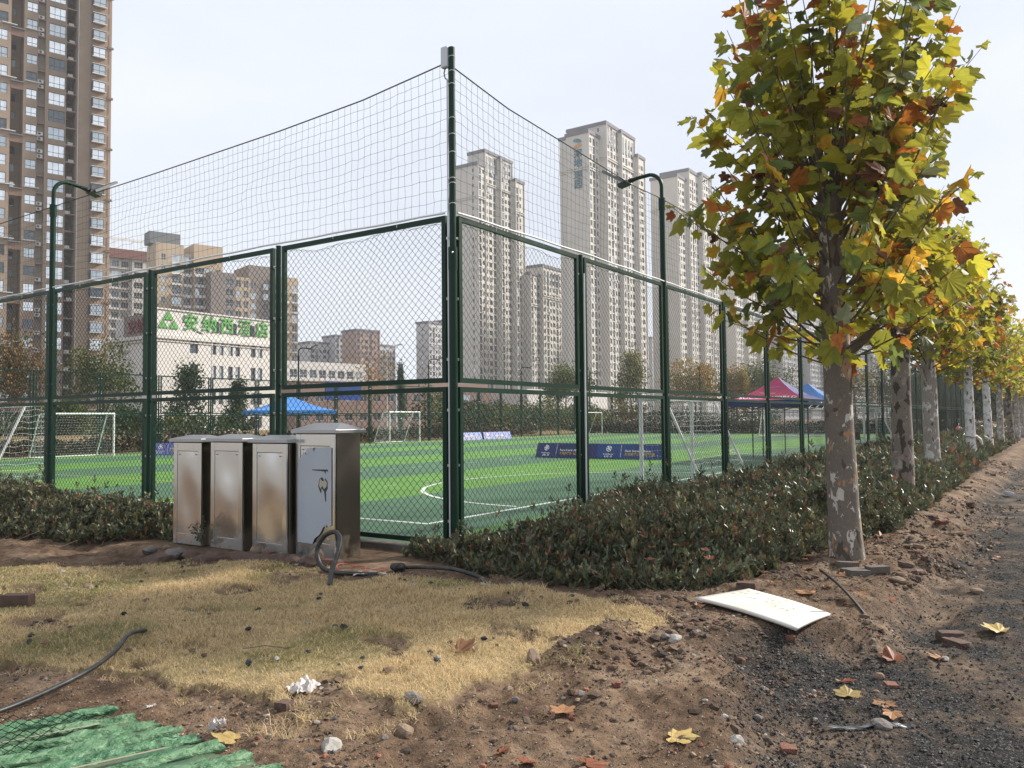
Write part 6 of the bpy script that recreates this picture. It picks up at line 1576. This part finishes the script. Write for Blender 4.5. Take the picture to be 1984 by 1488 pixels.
M['rock'] = mat('tan_rock', (0.24, 0.175, 0.12), 0.95, var=(0.17, 0.12, 0.085), vscale=10, bump=.6, bscale=40)
M['greyrock'] = mat('grey_rock', (0.19, 0.17, 0.155), 0.95, var=(0.12, 0.105, 0.095), vscale=10, bump=.6, bscale=40)
M['palerock'] = mat('pale_rock', (0.38, 0.36, 0.33), 0.9, var=(0.28, 0.26, 0.23), vscale=12, bump=.4, bscale=40)
M['paver'] = mat('grey_paver', (0.13, 0.11, 0.095), 0.95, var=(0.10, 0.085, 0.075), vscale=12, bump=.4, bscale=60)
def rock_mesh(name, size, mtl, seed):
    g_ = np.random.default_rng(seed); V = [tuple(p) for p in ICO_V]; F = []; mid = {}
    def mp_(i, j):
        k = (min(i, j), max(i, j))
        if k not in mid:
            p = (np.array(V[i]) + np.array(V[j])) / 2; mid[k] = len(V); V.append(tuple(p / np.linalg.norm(p)))
        return mid[k]
    for i, j, k in ICO_F.tolist():
        a_, b_, c_ = mp_(i, j), mp_(j, k), mp_(k, i); F += [(i, a_, c_), (a_, j, b_), (c_, b_, k), (a_, b_, c_)]
    W = np.array(V); cut = [(unit(g_.normal(size=3)), g_.uniform(.55, .85)) for _ in range(7)]
    for nrm, d in cut:
        e = W @ nrm - d; W = W - np.maximum(e, 0)[:, None] * nrm * 0.95
    W += g_.normal(0, .025, W.shape)
    return MB().add((W * np.array(size) * 0.62).tolist(), F).mesh(name, mtl)
def lump(name, label, cat, x, y, size, m, seed, rz=None, dz=0.35, chip=.16, tilt=0.0, group=None):
    o = link(name, (rough_block(name, size, M[m], seed, chip) if m in ('paver', 'brick', 'brickdull') else rock_mesh(name, size, M[m], seed)), None, (x, y, gz(x, y) + size[2] * (0.5 - dz) + 0.0))
    o.rotation_euler = (tilt, tilt * .6, rz if rz is not None else random.uniform(0, 6)); return tag(o, label, cat, group)
lump('brick', 'dark brick at the left edge lying on the dry grass', 'brick', -4.1, 1.72, (0.11, 0.26, 0.13), 'brickdull', 1, rad(-58) + 1.57, .2, .05)
lump('rock', 'tan stone on the dry grass left of the centre', 'stone', -3.3, 2.0, (0.15, 0.10, 0.07), 'rock', 2, 1.0)
lump('rock', 'small brown stone behind the tan stone on the dry grass', 'stone', -2.95, 2.75, (0.12, 0.09, 0.05), 'rock', 3, .4)
lump('broken_brick', 'pale broken brick tilted on the rubble left of the cabinets', 'brick', -1.52, 3.42, (0.24, 0.11, 0.09), 'rock', 4, rad(60), .1, .12, .3)
lump('rock', 'large grey rock slab before the first cabinet', 'stone', -1.72, 3.0, (0.42, 0.26, 0.16), 'greyrock', 5, .6, .45, .3)
lump('rock', 'wide flat rock sunk in the soil left of the grey slab', 'stone', -1.95, 2.95, (0.45, 0.3, 0.18), 'brickdull', 6, .2, .5, .3)
lump('rock', 'small pale stone beside the tilted broken brick', 'stone', -1.5, 3.22, (0.10, 0.08, 0.08), 'palerock', 7)
lump('rock', 'low dark stone at the end of the left hedge', 'stone', -1.55, 3.75, (0.2, 0.14, 0.10), 'greyrock', 8)
lump('rock', 'tan stone leaning on the third cabinet', 'stone', -1.28, 2.02, (0.13, 0.12, 0.14), 'rock', 9, .4, .15)
lump('broken_brick', 'reddish half brick between the third and the tall cabinet', 'brick', -1.24, 1.83, (0.12, 0.16, 0.08), 'brick', 10, .1, .15)
lump('rock', 'grey brown stone in the gap left of the tall cabinet', 'stone', -1.2, 1.62, (0.13, 0.14, 0.09), 'greyrock', 11, .1, .15)
lump('rock', 'big tan stone inside the hose loop at the tall cabinet', 'stone', -1.25, 1.02, (0.15, 0.16, 0.20), 'rock', 12, .5, .2)
lump('broken_brick', 'red brick lying on its side under the hose loop', 'brick', -1.28, 0.82, (0.12, 0.26, 0.10), 'brick', 13, .1, .2)
for k, (x, y, rz, tl) in enumerate(((1.62, -4.12, .9, 0), (1.42, -4.22, .75, .05), (1.68, -4.36, .8, 0), (1.86, -4.02, .7, .06))):
    lump('paver', ['grey paver nearest the trunk in the small heap', 'grey paver at the left of the small heap below the trunk', 'grey paver at the front of the small heap below the trunk', 'grey paver half buried at the back of the small heap'][k], 'paver', x, y, (0.11, 0.23, 0.07), 'paver', 20 + k, rz, .05, .03, tl, 'grey pavers below the big trunk')
lump('broken_brick', 'half brick on the soil just above the white board', 'brick', 0.15, -3.45, (0.14, 0.18, 0.09), 'brickdull', 30, .3, .2)
lump('rock', 'pale stone at the tip of the dry grass', 'stone', -2.02, -3.62, (0.13, 0.10, 0.06), 'palerock', 31, .2)
lump('rock', 'tan stone standing at the dry grass edge above the bare soil', 'stone', -3.05, -3.05, (0.09, 0.08, 0.13), 'rock', 32, .5, .25)
lump('rock', 'grey flat stone on the soil below the dry grass', 'stone', -4.15, -2.95, (0.12, 0.10, 0.06), 'greyrock', 33, .5)
lump('rock', 'brown wedge stone near the bottom centre left', 'stone', -4.42, -3.12, (0.10, 0.09, 0.08), 'rock', 34, .9)
lump('rock', 'pale stone at the bottom edge left of centre', 'stone', -4.85, -3.02, (0.12, 0.09, 0.07), 'palerock', 35, .3)
lump('broken_brick', 'small red brick lump on the dry grass corner above the green bundle', 'brick', -4.62, -2.42, (0.09, 0.08, 0.07), 'brickdull', 36, .3)
lump('broken_brick', 'red brick chip at the bottom centre', 'brick', -3.78, -3.75, (0.07, 0.05, 0.04), 'brick', 37, .8)
lump('rock', 'pale pink stone of the pair at the bottom right of centre', 'stone', -3.42, -4.55, (0.09, 0.08, 0.06), 'palerock', 38, .1)
lump('broken_brick', 'square red brick chip right of the pale stones at the bottom', 'brick', -3.15, -4.75, (0.09, 0.085, 0.05), 'brick', 39, .4)
lump('rock', 'white rounded stone above the pale pink one at the bottom', 'stone', -3.15, -4.40, (0.06, 0.04, 0.04), 'palerock', 40, .1)
lump('rock', 'dark rounded stone at the right end of the bottom gravel', 'stone', -2.5, -5.1, (0.13, 0.11, 0.07), 'greyrock', 41, .5)
lump('broken_brick', 'orange brick chip with a tan stone on the gravel right', 'brick', -1.65, -5.02, (0.10, 0.08, 0.05), 'brick', 42, .5)
lump('rock', 'tan pebble behind the orange brick chip', 'stone', -1.5, -4.92, (0.06, 0.06, 0.06), 'rock', 43, .5)
lump('broken_brick', 'brown half brick in the hollow right of the cables', 'brick', 0.1, -5.2, (0.13, 0.2, 0.10), 'brickdull', 44, .5)
lump('broken_brick', 'second brown half brick in the hollow, nearer the gravel', 'brick', -0.25, -5.28, (0.2, 0.12, 0.09), 'brickdull', 45, .9)
gg = random.Random(8)
for k in range(34):                                        # rubble along the cut edge of the track
    x = 1.4 + 22 * gg.random() ** 1.6; y = float(np.interp(x, ROAD_X, ROAD_Y)) + gg.gauss(0.18, 0.22); s = gg.uniform(0.06, 0.17)
    lump('rubble', 'broken brick or clod along the cut edge of the track', 'rubble', x, y, (s, s * gg.uniform(.7, 1.4), s * gg.uniform(.4, .8)), gg.choice(('brickdull', 'brickdull', 'rock', 'brickdull', 'rock', 'brick')), 200 + k, gg.uniform(0, 6), .25, .28, gg.uniform(-.3, .3), 'rubble along the cut edge of the track')
for k in range(34):
    x = gg.uniform(-5.0, -0.6); y = gg.uniform(-5.4, -2.9)
    if float(grass_mask(np.array([x]), np.array([y]))[0]) > .4: continue
    s = gg.uniform(0.025, 0.06)
    lump('pebble', 'small stone or brick crumb scattered on the bare soil in front', 'stone', x, y, (s, s * gg.uniform(.8, 1.3), s * .7), gg.choice(('rock', 'palerock', 'greyrock', 'brick', 'rock', 'greyrock')), 300 + k, gg.uniform(0, 6), .25, .25, 0, 'crumbs on the bare soil')

# fallen leaves
DRY = [leaf_mat('dry_leaf_tan', (0.36, 0.19, 0.09), (0.27, 0.125, 0.055), .15), leaf_mat('dry_leaf_yellow', (0.42, 0.33, 0.12), (0.33, 0.21, 0.07), .15), leaf_mat('dry_leaf_rust', (0.28, 0.09, 0.035), (0.19, 0.06, 0.03), .15)]
def fallen(label, x, y, s, c, sh, rz, tilt=0.0, curl=1.0, group=None):
    V, F = LEAF_SHAPES[sh]; W = V.copy(); W[:, 2] = np.abs(W[:, 2]) * curl + .05
    o = link('fallen_leaf', np_mesh('fallen_leaf', W, F, DRY[c]), None, (x, y, gz(x, y) + .012)); o.scale = (s, s, s); o.rotation_euler = (tilt, 0, rz)
    return tag(o, label, 'leaf', group)
fallen('large curled brown leaf lying on the middle of the dry grass', -3.16, -2.5, .14, 0, 1, rad(-110), .25, 1.3)
fallen('pale yellow leaf flat on the soil at the bottom right of centre', -3.7, -4.31, .13, 1, 3, rad(200), .05, .6)
fallen('tan leaf lying on the gravel right of the bottom centre', -2.15, -4.85, .12, 1, 0, rad(-70), .1, .6)
fallen('long rust leaf on the gravel below the black cables', -1.1, -4.95, .13, 2, 4, rad(-60), .2, .8)
fallen('half green half brown leaf in the hollow at the right', 0.2, -5.55, .14, 1, 2, rad(-40), .2, .8)
fallen('yellow green leaf at the bottom left beside the green bundle', -5.05, -2.55, .10, 1, 0, rad(30), .2, .7)
for k in range(70):
    x = gg.uniform(-0.7, 5.0); y = -3.2 + gg.gauss(0, .45) if x > .2 else -2.2 + gg.gauss(0, .5)
    if gg.random() < .35: x = gg.uniform(-4.5, 6); y = gg.uniform(-5.5, -3.2)
    fallen('dry brown leaf fallen under the hedge edge or on the soil', x, y, gg.uniform(.06, .12), gg.choice((0, 2, 2, 0)), gg.randrange(5), gg.uniform(0, 6), gg.uniform(-.3, .3), gg.uniform(.5, 1.2), 'dry leaves fallen round the hedge')
for k in range(26):
    x = gg.uniform(-.5, 3.5); y = gg.uniform(-3.1, -1.6)
    o = fallen('dry brown leaf caught on top of the right hedge', x, y, gg.uniform(.05, .10), gg.choice((0, 2)), gg.randrange(5), gg.uniform(0, 6), gg.uniform(-.5, .5), gg.uniform(.6, 1.2), 'dry leaves caught on the hedge'); o.location.z += gg.uniform(.22, .36)
# a weed and twigs
for lab, x, y, z, ln, az in (('bare twig lying right above the white board', .55, -3.75, .03, .35, .6), ('thin pale twig on the dry grass', -3.9, -1.6, .03, .3, 2.2), ('dark twig on the soil beside the cables', 1.0, -4.3, .03, .3, 1.2)):
    d = Vector((math.cos(az), math.sin(az), 0)); p = Vector(on_ground(x, y, z)); side = Vector((-d.y, d.x, 0.15))
    bb_ = MB(); bb_.tube([p, p + d * ln * .5 + Vector((0, 0, .02)), p + d * ln], [.006, .005, .003], 5); bb_.tube([p + d * ln * .4, p + d * ln * .5 + side * ln * .3], [.004, .002], 5)
    tag(bb_.build('twig', M['rock'] if 'pale' in lab or 'bare' in lab else M['twig']), lab, 'twig')
wd = thing('weed', 'small drooping weed growing between the first and second cabinet', 'plant', (-1.22, 3.14, -0.06))
bb_ = MB()
wp, wa = [], []
for k in range(7):
    a_ = k * .9; tip = Vector((-.08 + .05 * math.cos(a_), .14 * math.sin(a_), .2 + .04 * k)); bb_.tube([(0, 0, 0), (-.03, tip.y * .4, tip.z * .7), tip], .003, 4)
    for q in range(10): p = Vector((0, 0, 0)).lerp(tip, .4 + .06 * q); wp.append(tuple(p)); wa.append((random.gauss(0, 1), random.gauss(0, 1), -.6))
bb_.build('stem', M['twig'], wd); link('foliage', leaf_quads('foliage', np.array(wp), unit(np.array(wa)), np.full(len(wp), .055), np.full(len(wp), .012), np.tile(np.array([[.025, .06, .03]]), (len(wp), 1)), M['hedge_leaf']), wd)

# ================================================================ BUNDLE WRAPPED IN GREEN FILM (bottom left)
M['film_green'] = mat('green_film', (0.04, 0.15, 0.06), 0.5, var=(0.24, 0.40, 0.23), vscale=26, vlo=.3, vhi=.7, transl=.25, bump=1.0, bscale=55, stretch=(.35, 1, 1))  # pale streaks in the colour stand for highlights on the shiny creases
M['film_dark'] = mat('dark_green_film', (0.03, 0.11, 0.05), 0.5, var=(0.13, 0.27, 0.14), vscale=26, bump=1.0, bscale=55, stretch=(.35, 1, 1))
M['film_pale'] = mat('pale_green_film', (0.24, 0.44, 0.30), 0.3, var=(0.10, 0.28, 0.17), vscale=30, transl=.3)
M['tape'] = mat('beige_tape', (0.30, 0.25, 0.18), 0.6)
M['fence_dark'] = mat('dark_green_tube', (0.02, 0.10, 0.05), 0.4)
bun = thing('wrapped_fence_bundle', 'stack of fence panels wrapped in green film at bottom left', 'bundle', (-5.38, -1.94, 0.0), 0)
# local frame: ex along the right edge (-Y), ey towards -X
zt_b = 0.10; zg = gz(-5.9, -2.4) - 0.03
LB, WB = 2.7, 2.2
EX = Vector((0.0, -1.0, 0)); EY = Vector((-0.92, 0.40, 0)).normalized()
def L2(u, v, z): p = EX * u + EY * v; return (p.x, p.y, z)
bq = MB(); c0 = [L2(0, 0, zg), L2(LB, 0, zg), L2(LB, WB, zg), L2(0, WB, zg)]; c1 = [L2(0.01, 0.01, zt_b - .03), L2(LB, 0.01, zt_b - .03), L2(LB, WB, zt_b - .03), L2(0.01, WB, zt_b - .03)]
bq.add(c0 + c1, [(4, 5, 6, 7), (0, 4, 7, 3), (0, 1, 5, 4), (1, 2, 6, 5), (2, 3, 7, 6)][:5]); bq.build('panel_stack', M['brickdull'], bun)
for k in range(15):                                        # wrapped tubes, each with softly creased film
    u = 0.04 + k * 0.178; nseg = 90; vs = []; fs = []; g_ = np.random.default_rng(700 + k)
    w = 0.036 + 0.02 * (k % 3 == 0)
    vv = np.linspace(0, WB, nseg + 1)
    for i in range(nseg + 1):
        v = vv[i]
        for j in range(9):
            a_ = math.pi * j / 8; n1 = float(fbm(np.array([v * 5.0 + j * .9]), np.array([k * 7.3 + j * 1.7]), 3, 70 + k)[0]) - .5; n2 = float(vnoise(np.array([v * 26 + j * 3.1]), np.array([k * 3.7 + j]), 90)[0]) - .5
            uu = u + math.cos(a_) * w * (1 + 1.5 * n1 + .5 * n2) + 0.02 * math.sin(v * 2.2 + k); zz = zt_b - .03 + abs(math.sin(a_)) * (.034 + .045 * n1) + .022 * n2
            vs.append(L2(uu, v - 0.05 * n1 * (i == 0) - .02, zz))
    for i in range(nseg):
        for j in range(8): a_ = i * 9 + j; fs.append((a_, a_ + 1, a_ + 10, a_ + 9))
    MB().add(vs, fs).build('film_wrap', M['film_green'] if k % 4 else M['film_dark'], bun, True)
    if k % 3 == 1:
        MB().add([L2(u + .06, .16, zt_b + .002), L2(u + .085, .14, zt_b + .005), L2(u + .10, .75, zt_b + .004), L2(u + .08, .85, zt_b + .001)], [(0, 1, 2, 3)]).build('tape', M['tape'], bun)
cm = chain_mesh('mesh_infill', LB - .1, WB - .1, 0.06, 0.0018, 55)
o = link('mesh_infill', cm, bun); o.matrix_basis = Matrix((( EX.x, 0, EY.x, EX.x * .03), (EX.y, 0, EY.y, EX.y * .03), (0, -1, 0, zt_b - .006), (0, 0, 0, 1)))
sh_ = MB(); sh_.add([L2(.02, .03, zt_b - .022), L2(LB, .03, zt_b - .022), L2(LB, WB, zt_b - .022), L2(.02, WB, zt_b - .022)], [(0, 1, 2, 3)]); sh_.build('film_sheet', mat('see_through_film', (.05, .13, .08), .3, var=(.15, .11, .07), vscale=1.6, bump=.6, bscale=18), bun)
# rough edging in front of the cabinets
eg = thing('rubble_ledge', 'rough dark ledge of rubble in front of the cabinets', 'ledge', (0, 0, 0))
for k in range(13):
    f = k / 12; x = -1.62 + .36 * f; y = 2.75 - 2.0 * f
    o = link('stone', rock_mesh('stone', (.22, .26, .16), M['brickdull'], 400 + k), eg, (x + random.uniform(-.03, .03), y, gz(x, y) + .0)); o.rotation_euler = (0, 0, random.uniform(0, 6))

# ================================================================ HAZE
hz = MB(); hz.box((260, 150, 54.0), (760, 620, 112.0))
hm = bpy.data.materials.new('haze_air'); hm.use_nodes = True
hn = hm.node_tree; hn.nodes.clear(); ho = hn.nodes.new('ShaderNodeOutputMaterial'); hv = hn.nodes.new('ShaderNodeVolumePrincipled')
hv.inputs['Color'].default_value = (0.93, 0.95, 1.0, 1); hv.inputs['Density'].default_value = 0.00038; hv.inputs['Anisotropy'].default_value = 0.2
hn.links.new(hv.outputs[0], ho.inputs['Volume'])
hzo = hz.build('haze', hm); tag(hzo, kind='stuff')
